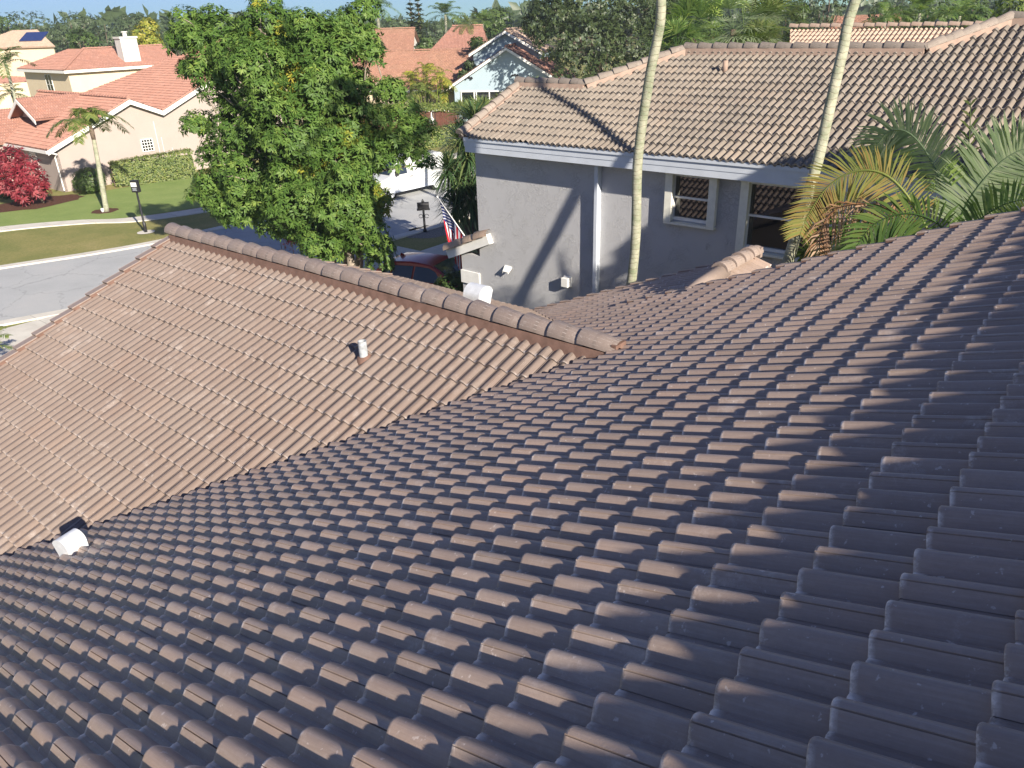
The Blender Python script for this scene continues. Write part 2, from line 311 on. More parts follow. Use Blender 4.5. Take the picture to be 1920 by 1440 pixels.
# ------------------------------------------------------------------ roof generator
WB, EX = .157, .336
def prof(seam, hb, segs, aw=.80):
    """profile across one barrel, x in 0..1, list of (x,h)"""
    P = []
    for i in range(segs+1):
        x = i/segs; P.append((x*aw, hb*max(0, math.sin(math.pi*x))**1.1))
    if segs >= 8 and seam:  # overlap joint of two tiles, just off the crown
        xs = .27; h = hb*max(0, math.sin(math.pi*xs/aw))**1.1
        P = [p for p in P if abs(p[0]-xs) > .03]
        P += [(xs-.022, h-.001), (xs-.018, h-.009), (xs+.006, h-.009), (xs+.010, h+.002)]
        P.sort()
    P += [(aw+(1-aw)*.35, .001), (aw+(1-aw)*.5, .003), (aw+(1-aw)*.65, .001)] if segs >= 8 else [((1+aw)/2, 0)]
    return P
def tiles(name, O, U, F, polys, mat, parent, hb=.05, segs=10, wb=WB, ex=EX, thick=.036, jit=.0013, seams=True, phase=(0, 0)):
    """O origin on the roof deck, U unit along courses, F unit down-slope; polys convex polygons of (u,f)"""
    U = nrm(U); F = nrm(F); Nn = np.cross(U, F); Nn = Nn*(1 if Nn[2] > 0 else -1)
    rows_full = [(0., 0.), (.5, .5), (.955, .955), (.985, .99), (1., .90)] if segs >= 8 else [(0., 0.), (.96, .96), (1., .92)]
    Pv = []; Fv = []; UVs = []; base = 0; out_v = []; out_f = []; out_uv = []
    bnd = {}
    tw = 2*wb
    cache = {}
    def tmpl(par):
        if par in cache: return cache[par]
        # seam in the middle barrel boundary: barrel 0 carries the joint when seams
        pr = [((x)*wb, h) for x, h in prof(seams, hb, segs)]+[((1+x)*wb, h) for x, h in prof(False, hb, segs)]+[(2*wb, 0)]
        x = np.array([p[0] for p in pr]); h = np.array([p[1] for p in pr]); n = len(x)
        vs = []; vv = []
        for (v, r) in rows_full:
            vs.append(np.stack([x, np.full(n, v*ex), h+r*thick], 1)); vv.append(np.full(n, v))
        # butt face
        vs.append(np.stack([x, np.full(n, ex*1.0), h-.006], 1)); vv.append(np.full(n, .999))
        vs = np.concatenate(vs); vv = np.concatenate(vv); R_ = len(rows_full)+1
        fs = np.array([[r*n+i, r*n+i+1, (r+1)*n+i+1, (r+1)*n+i] for r in range(R_-1) for i in range(n-1)])
        cache[par] = (vs, vv, fs); return cache[par]
    for ip, poly in enumerate(polys):
        q = np.array(poly, float)
        area = sum(q[i][0]*q[(i+1) % len(q)][1]-q[(i+1) % len(q)][0]*q[i][1] for i in range(len(q)))
        if area < 0: q = q[::-1]
        nE = [np.array([-(q[(i+1) % len(q)]-q[i])[1], (q[(i+1) % len(q)]-q[i])[0]]) for i in range(len(q))]
        nE = [e/np.linalg.norm(e) for e in nE]
        i0, i1 = int(math.floor(q[:, 1].min()/ex))-1, int(math.ceil(q[:, 1].max()/ex))+1
        bm_v = []; bm_f = []; bm_uv = []
        for i in range(i0, i1+1):
            off = wb if i % 2 else 0
            j0, j1 = int(math.floor((q[:, 0].min()-off)/tw))-1, int(math.ceil((q[:, 0].max()-off)/tw))+1
            for j in range(j0, j1+1):
                u0, f0 = j*tw+off, i*ex
                cs = np.array([(u0, f0), (u0+tw, f0), (u0+tw, f0+ex), (u0, f0+ex)])
                d = np.array([[(c-q[k])@nE[k] for c in cs] for k in range(len(q))])
                if (d.max(axis=1) <= 0).any(): continue
                full = (d.min() >= 0)
                vs, vv, fs = tmpl(0)
                rr = random.Random((i+500)*7919+(j+500)*31+ip*0)
                dz = rr.uniform(-jit, jit); sk_ = rr.uniform(-jit, jit); df = rr.uniform(-jit, jit)*1.5
                loc = vs.copy(); loc[:, 2] += dz+sk_*loc[:, 0]/tw; loc[:, 1] += df*(vv > .9); loc[:, 0] += u0; loc[:, 1] += f0
                uvx = np.full(len(vs), j+.5+.001*0)+np.clip((vs[:, 0]/tw-.5), -.49, .49)*.9
                uv = np.stack([uvx, i+np.clip(vv, .002, .998)], 1)
                if full: out_v.append(loc); out_f.append(fs+base); out_uv.append(uv[fs].reshape(-1, 2)); base += len(vs)
                else: bm_v.append(loc); bm_f.append(fs); bm_uv.append(uv)
        if bm_v:
            bm = bmesh.new(); ul = bm.loops.layers.uv.new('uv')
            for loc, fs, uv in zip(bm_v, bm_f, bm_uv):
                vv_ = [bm.verts.new(p) for p in loc]
                for f in fs:
                    fc = bm.faces.new([vv_[k] for k in f])
                    for lp, k in zip(fc.loops, f): lp[ul].uv = uv[k]
            for k in range(len(q)):
                bmesh.ops.bisect_plane(bm, geom=bm.verts[:]+bm.edges[:]+bm.faces[:], plane_co=(q[k][0], q[k][1], 0), plane_no=(nE[k][0], nE[k][1], 0), clear_inner=True, dist=1e-6)
            bmesh.ops.triangulate(bm, faces=bm.faces[:])
            bm.verts.index_update()
            if len(bm.faces):
                vv_ = np.array([v.co[:] for v in bm.verts])
                tf = np.array([[l.vert.index for l in f.loops] for f in bm.faces]); tu = np.array([[tuple(l[ul].uv) for l in f.loops] for f in bm.faces])
                bnd[ip] = (vv_, tf, tu)
            bm.free()
    allv = []; lf = []; lt = []; luv = []; vbase = 0; nq = 0
    if out_v:
        X = np.concatenate(out_v); allv.append(X); fq = np.concatenate(out_f); lf.append(fq.ravel()); lt.append(np.full(len(fq), 4)); luv.append(np.concatenate(out_uv)); vbase = len(X)
    for ip, (vv_, tf, tu) in bnd.items():
        allv.append(vv_); lf.append((tf+vbase).ravel()); lt.append(np.full(len(tf), 3)); luv.append(tu.reshape(-1, 2)); vbase += len(vv_)
    X = np.concatenate(allv); P = O+X[:, :1]*U+X[:, 1:2]*F+X[:, 2:3]*Nn
    vi = np.concatenate(lf); lt = np.concatenate(lt); ls = np.concatenate([[0], np.cumsum(lt)[:-1]])
    me = bpy.data.meshes.new(name); me.vertices.add(len(P)); me.vertices.foreach_set('co', P.astype('f').ravel())
    me.loops.add(len(vi)); me.loops.foreach_set('vertex_index', vi.astype('i')); me.polygons.add(len(lt)); me.polygons.foreach_set('loop_start', ls.astype('i')); me.polygons.foreach_set('loop_total', lt.astype('i'))
    ul = me.uv_layers.new(name='uv'); ul.data.foreach_set('uv', np.concatenate(luv).astype('f').ravel())
    me.polygons.foreach_set('use_smooth', [True]*len(lt)); me.update(calc_edges=True)
    if np.cross(U, F)[2] < 0: me.flip_normals() if False else None
    o = link(name, me, parent, mat)
    try: me.set_sharp_from_angle(angle=R(42))
    except Exception: pass
    return o
def slab(mb, pts, d=.16, off=.012, mi=0):
    """deck under the tiles"""
    p = [np.asarray(x, float) for x in pts]; n = nrm(np.cross(p[1]-p[0], p[2]-p[0])); n = n if n[2] > 0 else -n
    mb.prism([x-n*off for x in p], -n*d, mi)
def caps(mb, P, Q, rad=.115, ex=.37, lift=.02, w0=1.12, seg=9, mi=0, uvs=False):
    """overlapping half-round ridge tiles from P to Q; the open lower/near end at P side"""
    P, Q = np.asarray(P, float), np.asarray(Q, float); d = nrm(Q-P); Lh = np.linalg.norm(Q-P); n = max(1, int(round(Lh/ex))); e = Lh/n
    x = nrm(np.cross(d, gz)); y = np.cross(x, d)
    y = y if y[2] > 0 else -y
    for k in range(n):
        c0 = P+d*(k*e-.02); c1 = P+d*((k+1)*e+.05); j = random.uniform(-.006, .006)
        rings = []
        for (c, r, h) in ((c0, rad*w0-.014, .014), (c0, rad*w0, .022), (c0+d*.012, rad*w0+.004, .024), (c1, rad*.93, -.004)):
            rings.append([c+x*(math.cos(math.pi*i/seg)*r+j)+y*(math.sin(math.pi*i/seg)*r*.92+h+lift-.03) for i in range(seg+1)])
        vs = [p for r_ in rings for p in r_]; m_ = seg+1
        mb.add(vs, [[r*m_+i, r*m_+i+1, (r+1)*m_+i+1, (r+1)*m_+i] for r in range(3) for i in range(seg)]+[list(range(m_))], mi)
def cap_obj(name, segs_, mat, parent, **k):
    for P, Q in segs_:
        mb = MB(); caps(mb, P, Q, **k); o = mb.build(name, mat, parent, True); o.data.uv_layers.new(name='uv')
        try: o.data.set_sharp_from_angle(angle=R(45))
        except Exception: pass
    return o
def bed(name, segs_, mat, parent, wd=.12, dep=.16, lift=.03):
    mb = MB()
    for P, Q in segs_:
        P, Q = np.asarray(P), np.asarray(Q); d = nrm(Q-P); x = nrm(np.cross(d, gz)); y = np.cross(x, d); y = y if y[2] > 0 else -y
        mb.prism([P-x*wd-y*dep, P+x*wd-y*dep, P+x*wd*.8+y*lift, P-x*wd*.8+y*lift], Q-P)
    return mb.build(name, mat, parent)

# ------------------------------------------------------------------ ground, roads
def sheet(name, pts, z, mat, kind='structure', th=None):
    mb = MB(); P = [V(p[0], p[1], z) for p in pts]
    if th: mb.prism([p-gz*th for p in P], gz*th)
    else: mb.poly(P)
    o = mb.build(name, mat); o['kind'] = kind; return o
mb = MB(); n_ = 60
for i in range(n_):
    for j in range(n_):
        x0, x1 = -900+1800*i/n_, -900+1800*(i+1)/n_; y0, y1 = -100+1500*j/n_, -100+1500*(j+1)/n_
        mb.poly([V(x0, y0, 0), V(x1, y0, 0), V(x1, y1, 0), V(x0, y1, 0)])
o = mb.build('ground', M['grass']); tag(o, 'dry patchy lawn and ground across the neighbourhood', 'ground', None, 'structure')
def curve_ab(pts, n=8):
    """smooth polyline in grid coords -> world xy"""
    out = []
    p = [V(*x) for x in pts]
    for i in range(len(p)-1):
        p0, p1, p2, p3 = p[max(i-1, 0)], p[i], p[i+1], p[min(i+2, len(p)-1)]
        for k in range(n):
            t = k/n; out.append(.5*((2*p1)+(-p0+p2)*t+(2*p0-5*p1+4*p2-p3)*t*t+(-p0+3*p1-3*p2+p3)*t**3))
    out.append(p[-1]); return out
FK = curve_ab([(41, -8), (38.6, 5), (37.0, 10.5), (36.0, 13.4), (35.25, 16.4), (35.1, 20), (34.9, 23), (34.9, 30), (35.6, 40), (37.5, 52), (41, 64)])
NK = [V(p[0]-8.2, p[1]) for p in FK]
def ribbon(name, L1, L2, z, mat, th=None, lab=None):
    mb = MB()
    for i in range(len(L1)-1):
        q = [W(*L1[i], z), W(*L1[i+1], z), W(*L2[i+1], z), W(*L2[i], z)]
        if th: mb.prism([p-gz*th for p in q], gz*th)
        else: mb.poly(q)
    o = mb.build(name, mat); tag(o, lab, None, None, 'structure'); return o
ribbon('street', FK, NK, .012, M['asph'], None, 'pale grey asphalt street curving between the lawns')
off = lambda Ls, d: [V(p[0]+d, p[1]) for p in Ls]
ribbon('kerb', off(FK, .45), off(FK, -.05), .07, M['conc'], .09, 'pale concrete kerb along the far side of the street')
ribbon('kerb', off(NK, .05), off(NK, -.45), .07, M['conc'], .09, 'pale concrete kerb on the near side of the street')
SW = curve_ab([(50.5, -2), (47.5, 8), (45.6, 13.3), (43.6, 16.4), (41.5, 18.5), (40.2, 23.3), (39.9, 30), (40.6, 40), (43, 55)])
ribbon('pavement', SW, off(SW, -1.25), .05, M['conc'], .06, 'white concrete pavement crossing the far lawn')
SN = curve_ab([(27.5, -4), (25.5, 8), (24.2, 14), (23.9, 19), (23.9, 24), (24.2, 34), (25, 45)])
ribbon('pavement', SN, off(SN, -1.3), .05, M['conc'], .06, 'concrete pavement on the near verge beside the mailbox lawn')
# driveway of grey house, apron of own house
ribbon('driveway', [V(26.6, 16.6), V(14.8, 16.6)], [V(26.6, 22.4), V(14.8, 22.4)], .058, M['conc'], None, 'concrete driveway in front of the grey house')
ribbon('driveway', [V(28.9, 4.0), V(14, 4.0)], [V(28.7, 9.4), V(14, 9.4)], .058, M['conc'], None, 'pale driveway apron below the near roof')
ribbon('lawn', [V(50.6, 20.2), V(50.2, 28), V(50, 36)], [V(41.6, 18.9), V(40.3, 24), V(40.2, 36)], .006, M['green'], None, 'green watered lawn in front of the pink house')
ribbon('lawn', [V(51.0, 8.0), V(51.0, 20.2)], [V(47.6, 8.2), V(41.6, 18.9)], .006, M['green'], None, 'green lawn beside the mulch bed')
def disc(name, c, r1, r2, z, mat, lab, n=24, rough=.12):
    mb = MB(); P = []
    for i in range(n):
        an = 2*math.pi*i/n; k = 1+random.uniform(-rough, rough); P.append(W(c[0]+r1*k*math.cos(an), c[1]+r2*k*math.sin(an), z))
    mb.poly(P); o = mb.build(name, mat); tag(o, lab, None, None, 'structure'); return o
disc('mulch_bed', (50.4, 17.2), 1.7, 2.7, .012, M['mulch'], 'brown mulch bed under the red bush')
disc('mulch_bed', (44.6, 18.5), .7, .7, .012, M['mulch'], 'small mulch ring round the young palm')
disc('gravel_bed', (26.0, 25.2), 1.1, 1.3, .012, simple('grey_gravel', (.22, .2, .18), .9, .2, .5, 14, .8, 25), 'round grey gravel bed at the mailbox')

# ------------------------------------------------------------------ MAIN HOUSE
T = .4167; cph = 1/math.hypot(1, T); sph = T*cph
zA = lambda la: 7.473-T*la
LR, ZR = 6.45, 5.78              # wing ridge: lb, crown height
zB = lambda lb: ZR-T*abs(LR-lb)
DK = .05                        # deck below barrel crowns
RA = -1.75                        # main ridge position (la)
hm = empty('tiled_roof_house', W(4, 5, 0), 'near house with brown barrel tile roof filling the foreground', 'house')
FA = nrm(ga-gz*T); NA_ = nrm(ga*T+gz)
OA = W(0, 0, zA(0))-NA_*DK
val = lambda lb: 10.51-lb         # valley la (front, lb<LR)
fa = lambda la: la/cph            # slope distance from la
# slope A polygons in (u=lb, f)
valb = lambda lb: 4.06+(lb-LR)*1.0   # back valley
pA = [[(-2.5, fa(RA)), (9.5, fa(RA)), (9.5, fa(4.06)), (-2.5, fa(4.06))],
      [(-2.5, fa(4.06)), (LR, fa(4.06)), (-2.5, fa(13.01))],
      [(LR, fa(4.06)), (9.5, fa(4.06)), (9.5, fa(valb(9.5)))],
      [(9.5, fa(4.68)), (11.5, fa(4.68)), (11.5, fa(valb(11.5))), (9.5, fa(valb(9.5)))]]
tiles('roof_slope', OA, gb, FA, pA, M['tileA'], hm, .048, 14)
FB = nrm(-gb-gz*T); NB_ = nrm(-gb*T+gz); OB = W(0, LR, ZR)-NB_*DK
fb = lambda lb: (LR-lb)/cph
# u along ga: polygon (la, f)
pB = [[(4.06, 0), (12.95, 0), (12.95, fb(-1.5)), (12.01, fb(-1.5))]]
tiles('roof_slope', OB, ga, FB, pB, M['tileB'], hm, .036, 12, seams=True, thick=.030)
FB2 = nrm(gb-gz*T); NB2 = nrm(gb*T+gz); OB2 = W(0, LR, ZR)-NB2*DK
pB2 = [[(4.06, 0), (12.95, 0), (12.95, 5.6), (9.2, 5.6)]]
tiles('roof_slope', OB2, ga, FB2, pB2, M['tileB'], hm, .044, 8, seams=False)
# plain back slope of main roof and lower wing back slope
mb = MB()
slab(mb, [W(RA, -2.5, zA(RA)), W(RA, 9.5, zA(RA)), W(4.06, 9.5, zA(4.06)), W(4.06, -2.5, zA(4.06))], .14, .075)
slab(mb, [W(4.06, -2.5, zA(4.06)), W(4.06, 9.5, zA(4.06)), W(13, 9.5, zA(13)), W(13, -2.5, zA(13))], .1, .075)
slab(mb, [W(4.7, 9.5, zA(4.7)), W(4.7, 11.5, zA(4.7)), W(10, 11.5, zA(10)), W(10, 9.5, zA(10))], .1, .075)
slab(mb, [W(RA, -2.5, zA(RA)), W(RA, 9.5, zA(RA)), W(RA-7, 9.5, zA(RA)-7*T), W(RA-7, -2.5, zA(RA)-7*T)], .14, .03)
mb.build('roof_deck', M['tileA'], hm)
mb = MB(); slab(mb, [W(4.3, LR, ZR), W(12.93, LR, ZR), W(12.93, -1.5, zB(-1.5)), W(12.2, -1.5, zB(-1.5))], .12, .075)
slab(mb, [W(4.3, LR, ZR), W(12.93, LR, ZR), W(12.93, LR+5.1, ZR-5.1*T), W(9.3, LR+5.1, ZR-5.1*T)], .12, .075)
mb.build('roof_deck', M['tileA'], hm)
RB1, RB0 = W(4.0, LR, ZR+.01), W(13.05, LR, ZR+.01)
bed('ridge_mortar', [(W(4.0, LR, ZR-.02), W(12.95, LR, ZR-.02))], M['mortar'], hm, .17, .10, .035)
cap_obj('ridge_caps', [(RB0, RB1)], M['cap'], hm, rad=.13, ex=.39, lift=.045)
MB_ = MB(); MB_.box(W(3.97, LR, ZR+.02), ga*.03, gb*.10, gz*.09); MB_.build('ridge_mortar', M['mortar'], hm)
bed('ridge_mortar', [(W(RA, -2.5, zA(RA)-.02), W(RA, 9.5, zA(RA)-.02))], M['mortar'], hm, .18, .12, .05)
cap_obj('ridge_caps', [(W(RA, -2.5, zA(RA)+.03), W(RA, 9.5, zA(RA)+.03))], M['cap'], hm, rad=.135, ex=.39, lift=.06)
# lower wing ridge + its hidden back slope
L2 = 4.68
FC = nrm(-ga-gz*T); OC = W(L2, 0, zA(L2))-nrm(-ga*T+gz)*DK
tiles('roof_slope', OC, gb, FC, [[(9.55, 0), (11.5, 0), (11.5, 3.2), (9.55, 3.2)]], M['tileA'], hm, .05, 8, seams=False)
cap_obj('ridge_caps', [(W(L2, 10.35, zA(L2)+.02), W(L2, 11.62, zA(L2)+.02))], M['cap'], hm, rad=.12, ex=.3, lift=.03)
mb = MB(); mb.tube([W(L2+.05, 9.2, zA(L2)-.08), W(L2, 9.7, zA(L2)-.02), W(L2, 10.45, zA(L2)+.0)], [.05, .10, .125], 16); mb.build('ridge_starter', M['cap'], hm, True)
mb = MB(); mb.box(W(L2, 11.6, zA(L2)+.03), ga*.10, gb*.04, gz*.08); mb.build('ridge_mortar', M['cap'], hm)
# rake trim tiles
def rake(name, P, D, side, n, mat, parent, wd=.15, ht=.10, inner=None):
    """stepped rake tiles from P down along unit D, lying outward along side"""
    mb = MB(); mi = MB(); nn = nrm(np.cross(D, side)); nn = nn if nn[2] > 0 else -nn
    for k in range(n):
        c = P+D*((k+.5)*EX); tilt = .022
        q = [c-D*(EX/2+.03)-side*.02, c+D*EX/2-side*.02, c+D*EX/2+side*wd, c-D*(EX/2+.03)+side*wd]
        h = [ht-tilt, ht+tilt, ht+tilt*.4, ht-tilt*1.6]
        top = [p+nn*hh for p, hh in zip(q, h)]
        mb.prism(top, -nn*.022)
        mb.prism([top[2], top[3], top[3]+side*.012, top[2]+side*.012], -nn*.17)
        mi.prism([top[0]-nn*.02, top[1]-nn*.02, top[1]-nn*.02+side*.012, top[0]-nn*.02+side*.012], -nn*(ht+.02))
    o = mb.build(name, mat, parent); bevel(o, .006, 1)
    if inner is not None: mi.build('rake_flashing', inner, parent)
rake('rake_tiles', W(12.93, LR-.1, zB(LR-.1))-NB_*DK, FB, ga, 25, M['cap'], hm, .16, .085, M['mortar'])
rake('rake_tiles', W(12.93, LR+.1, zB(LR+.1))-NB2*DK, FB2, ga, 15, M['cap'], hm, .16, .085, M['mortar'])
rake('rake_tiles', W(RA, 9.48, zA(RA))-NA_*DK, FA, gb, 24, M['tileA'], hm, .13, .075, M['mortar'])
rake('rake_tiles', W(L2, 11.48, zA(L2))-NA_*DK, FA, gb, 18, M['tileA'], hm, .13, .075, M['mortar'])
# walls of own house
mb = MB()
mb.prism([W(-9, 9.3, 0), W(9.3, 9.3, 0), W(9.3, 9.3, zA(9.3)-.3), W(RA, 9.3, zA(RA)-.3), W(-9, 9.3, zA(RA)-.3-T*6.1)], -gb*.2)
mb.prism([W(2, 11.25, 0), W(9.8, 11.25, 0), W(9.8, 11.25, zA(9.8)-.3), W(L2, 11.25, zA(L2)-.3), W(2, 11.25, zA(L2)-.3-T*2.6)], -gb*.2)
mb.prism([W(12.7, -3, 0), W(12.7, 11.3, 0), W(12.7, 11.3, zB(11.3)-.3), W(12.7, LR, ZR-.3), W(12.7, -1.5, zB(-1.5)-.3), W(12.7, -3, zB(-1.5)-.3)], -ga*.2)
mb.prism([W(9.9, 11.3, 0), W(12.5, 11.3, 0), W(12.5, 11.3, zB(11.3)-.3), W(9.9, 11.3, zB(11.3)-.3)], -gb*.2)
mb.build('wall', M['stuccoP'], hm)
# vents
def cowl(c, d, r, wd, name='vent_cowl'):
    """bent sheet hood: arch in plane (d,z), extruded along side"""
    s = nrm(np.cross(gz, d)); mb = MB(); n = 14; outer = []; inner = []
    prof_ = [(-r, -.45*r*2)]+[(-r*math.cos(t), r*math.sin(t)) for t in np.linspace(0, math.pi*.86, n)]
    tk = .006
    for (x, z) in prof_: outer.append(c+d*x+gz*z)
    nrmz = []
    for i in range(len(prof_)):
        a_ = prof_[max(i-1, 0)]; b_ = prof_[min(i+1, len(prof_)-1)]; t_ = nrm(V(b_[0]-a_[0], b_[1]-a_[1])); nrmz.append(V(t_[1], -t_[0]))
    vs = []
    for sd in (-1, 1):
        for i, (x, z) in enumerate(prof_):
            vs.append(c+s*sd*wd/2+d*x+gz*z); q_ = nrmz[i]; vs.append(c+s*sd*wd/2+d*(x+q_[0]*tk)+gz*(z+q_[1]*tk))
    m_ = len(prof_); fs = []
    for i in range(m_-1):
        a0, a1, b0, b1 = 2*i, 2*i+1, 2*(i+1), 2*(i+1)+1; o_ = 2*m_
        fs += [[a0, b0, b0+o_, a0+o_], [a1, a1+o_, b1+o_, b1], [a0, a1, b1, b0], [a0+o_, b0+o_, b1+o_, a1+o_]]
    fs += [[2*m_-2, 2*m_-1, 4*m_-1, 4*m_-2]]
    mb.add(vs, fs)
    # side cheeks
    for sd in (-1, 1):
        pts = [c+s*sd*wd/2+d*x+gz*z for x, z in prof_]+[c+s*sd*wd/2+d*(r*.45)+gz*(-.9*r)]
        mb.prism(pts, s*sd*.004)
    return mb.build(name, M['galv'], hm)
cA = Pn(NA_, OA, 145, 1040); cowl(cA+gz*.15-gb*.03, nrm(ga*.96-gb*.25), .105, .20)
cB = Pn(NB2, OB2, 905, 578); print('cowl B', cB@ga, cB@gb)
cowl(W(6.62, 7.2, zB(7.2)+.22), gb, .15, .27)
mb = MB(); pb = Pn(NB_, W(0, LR, ZR), 682, 668)
mb.tube([pb-gz*.1, pb+gz*.20], .053, 20, False); mb.tube([pb+gz*.20, pb-gz*.1], .044, 20, False)
ring = [pb+gz*.20+r_*(math.cos(t)*V(1, 0, 0)+math.sin(t)*V(0, 1, 0)) for t in np.linspace(0, 2*math.pi, 21)[:-1] for r_ in (.044, .053)]
mb.add(ring, [[2*i, 2*i+1, (2*i+3) % 40, (2*i+2) % 40] for i in range(20)])
mb.build('vent_pipe', M['pipe'], hm, True)
mb = MB(); mb.tube([pb-gz*.05-NB_*.03, pb+NB_*.012], [.13, .075], 14); mb.build('pipe_flashing', M['mortar'], hm, True)

# ------------------------------------------------------------------ GREY HOUSE
GE, GZ0 = 14.42, 6.39
zG = lambda lb: GZ0+T*(lb-GE)
hg = empty('grey_stucco_house', W(8, 18, 0), 'grey stucco house with taupe tile roof and two shuttered windows', 'house')
FG = nrm(-gb-gz*T); NG = nrm(-gb*T+gz); OG = W(0, GE, GZ0)-NG*.03; fg = lambda lb: (GE-lb)/cph
RL = 13.62
pts_wing = [(RL, fg(GE)), (RL, fg(16.85)), (11.55, fg(16.85)), (9.8, fg(18.6)), (4.4, fg(18.6)), (3.2, fg(19.8)), (-9, fg(19.8)), (-9, 0)]
pG = [[(RL, 0), (RL, fg(16.85)), (11.55, fg(16.85)), (11.55, 0)],
      [(11.55, 0), (11.55, fg(16.85)), (9.8, fg(18.6)), (9.8, 0)],
      [(9.8, 0), (9.8, fg(18.6)), (4.4, fg(18.6)), (4.4, 0)],
      [(4.4, 0), (4.4, fg(18.6)), (3.2, fg(19.8)), (3.2, 0)],
      [(3.2, 0), (3.2, fg(19.8)), (-6, fg(19.8)), (-6, 0)]]
tiles('roof_slope', OG, ga, FG, pG, M['tileG'], hg, .06, 8, thick=.042, jit=.004, seams=False)
ln = [W(RL, 16.85, zG(16.85)+.03), W(11.55, 16.85, zG(16.85)+.03), W(9.8, 18.6, zG(18.6)+.03), W(4.4, 18.6, zG(18.6)+.03), W(3.2, 19.8, zG(19.8)+.03), W(-6, 19.8, zG(19.8)+.03)]
cap_obj('ridge_caps', [(ln[0]+ga*.1, ln[1]), (ln[1], ln[2]), (ln[2], ln[3]), (ln[4], ln[3]+ga*.0), (ln[4], ln[5])], M['capG'], hg, rad=.12, ex=.38, lift=.06)
bed('ridge_mortar', [(ln[0], ln[1]), (ln[1], ln[2]), (ln[2], ln[3]), (ln[3], ln[4]), (ln[4], ln[5])], M['mortarG'], hg, .17, .10, .04)
rk0, rk1 = W(RL+.02, GE+.05, zG(GE+.05)+.02), W(RL+.02, 16.75, zG(16.75)+.02)
cap_obj('rake_caps', [(rk0, rk1)], M['capG'], hg, rad=.11, ex=.36, lift=.05)
bed('rake_mortar', [(rk0-ga*.06, rk1-ga*.06)], M['mortarG'], hg, .15, .1, .035)
# deck and the unseen back slopes
mb = MB()
def gp(la, lb): return W(la, lb, zG(lb)-.03)
for poly in ([(RL, GE+.05), (RL, 16.85), (11.55, 16.85), (9.8, 18.6), (4.4, 18.6), (3.2, 19.8), (-6, 19.8), (-6, GE+.05)],): slab(mb, [gp(*p) for p in poly], .12, .02)
bk = lambda la, lb, d: W(la, lb+d, zG(lb)-T*d-.03)
slab(mb, [gp(RL, 16.85), gp(11.55, 16.85), bk(11.55, 16.85, 2.4), bk(RL, 16.85, 2.4)], .1, 0)
slab(mb, [gp(9.8, 18.6), gp(4.4, 18.6), bk(4.4, 18.6, 4), bk(9.8, 18.6, 4)], .1, 0)
slab(mb, [gp(11.55, 16.85), gp(9.8, 18.6), bk(9.8, 18.6, 4), W(13.8, 22.6, zG(18.6)-4*T)], .1, 0)
slab(mb, [gp(3.2, 19.8), gp(-6, 19.8), bk(-6, 19.8, 5), bk(3.2, 19.8, 5)], .1, 0)
mb.build('roof_deck', M['capG'], hg)
# walls with window openings (front wall at lb = WL)
WL = 14.93
WA1, WA0 = 13.60, -7.
wins = [(7.02, 7.98, 4.98, 5.95), (4.45, 6.30, 4.61, 5.95)]
mb = MB()
aa = sorted({WA0, WA1, *[x for w_ in wins for x in w_[:2]]}); zz = sorted({0., 6.2, *[x for w_ in wins for x in w_[2:]]})
for i in range(len(aa)-1):
    # merge vertical runs where no window
    cm = (aa[i]+aa[i+1])/2; hit = [w_ for w_ in wins if w_[0] < cm < w_[1]]
    if not hit: mb.gbox(aa[i], aa[i+1], WL, WL+.2, 0, 6.2)
    else:
        mb.gbox(aa[i], aa[i+1], WL, WL+.2, 0, hit[0][2]); mb.gbox(aa[i], aa[i+1], WL, WL+.2, hit[0][3], 6.2)
mb.gbox(13.40, 13.60, WL+.2, 24, 0, 6.2)
mb.prism([W(13.40, WL, 6.2), W(13.40, 18.7, 6.2), W(13.40, 16.85, zG(16.85)-.18)], ga*.2)
mb.gbox(-7, 13.4, 23.8, 24, 0, 6.2)
mb.gbox(13.6, 14.28, WL, WL+.2, 0, 3.25)      # low porch wing wall
mb.build('wall', M['stucco'], hg)
mb = MB(); mb.gbox(-6, 13.40, GE+.10, WL+.1, 6.02, 6.06); mb.build('soffit', M['white'], hg)
mb = MB(); mb.gbox(-6, 13.52, GE+.05, GE+.10, 6.17, 6.385); mb.gbox(-6, 13.52, GE+.02, GE+.05, 6.30, 6.385); mb.gbox(-6, 13.52, GE+.06, GE+.12, 6.03, 6.17)
mb.box(W(13.55, 15.65, zG(15.65)-.17), ga*.02, (W(0, 1.15, T*1.15)), gz*.1)
o = mb.build('fascia', M['fascia'], hg)
mb = MB(); mb.gbox(9.78, 9.88, WL-.16, WL, 0, 6.05); mb.gbox(9.88, 9.95, WL-.05, WL, 0, 6.05); bevel(mb.build('downspout', M['fascia'], hg), .01)
mb = MB(); mb.gbox(10.60, 10.80, WL-.17, WL-.02, 2.97, 3.2); mb.gbox(10.58, 10.82, WL-.03, WL, 2.95, 3.22); bevel(mb.build('wall_box', M['white'], hg), .012)
mb = MB(); vb = W(12.62, WL, 3.16)
mb.prism([vb+ga*.12-gz*.0, vb-ga*.12, vb-ga*.09-gb*.13-gz*.13, vb+ga*.09-gb*.13-gz*.13], -gz*.015)
mb.prism([vb-ga*.12, vb-ga*.12+ga*.012, vb-ga*.09-gb*.13-gz*.13], -gz*.06); mb.prism([vb+ga*.12, vb+ga*.108, vb+ga*.09-gb*.13-gz*.13], -gz*.06)
mb.build('dryer_vent', M['white'], hg)
mb = MB(); mb.gbox(13.62, 14.30, WL-.05, WL, 2.42, 2.78); bevel(mb.build('wall_panel', M['white'], hg), .008)
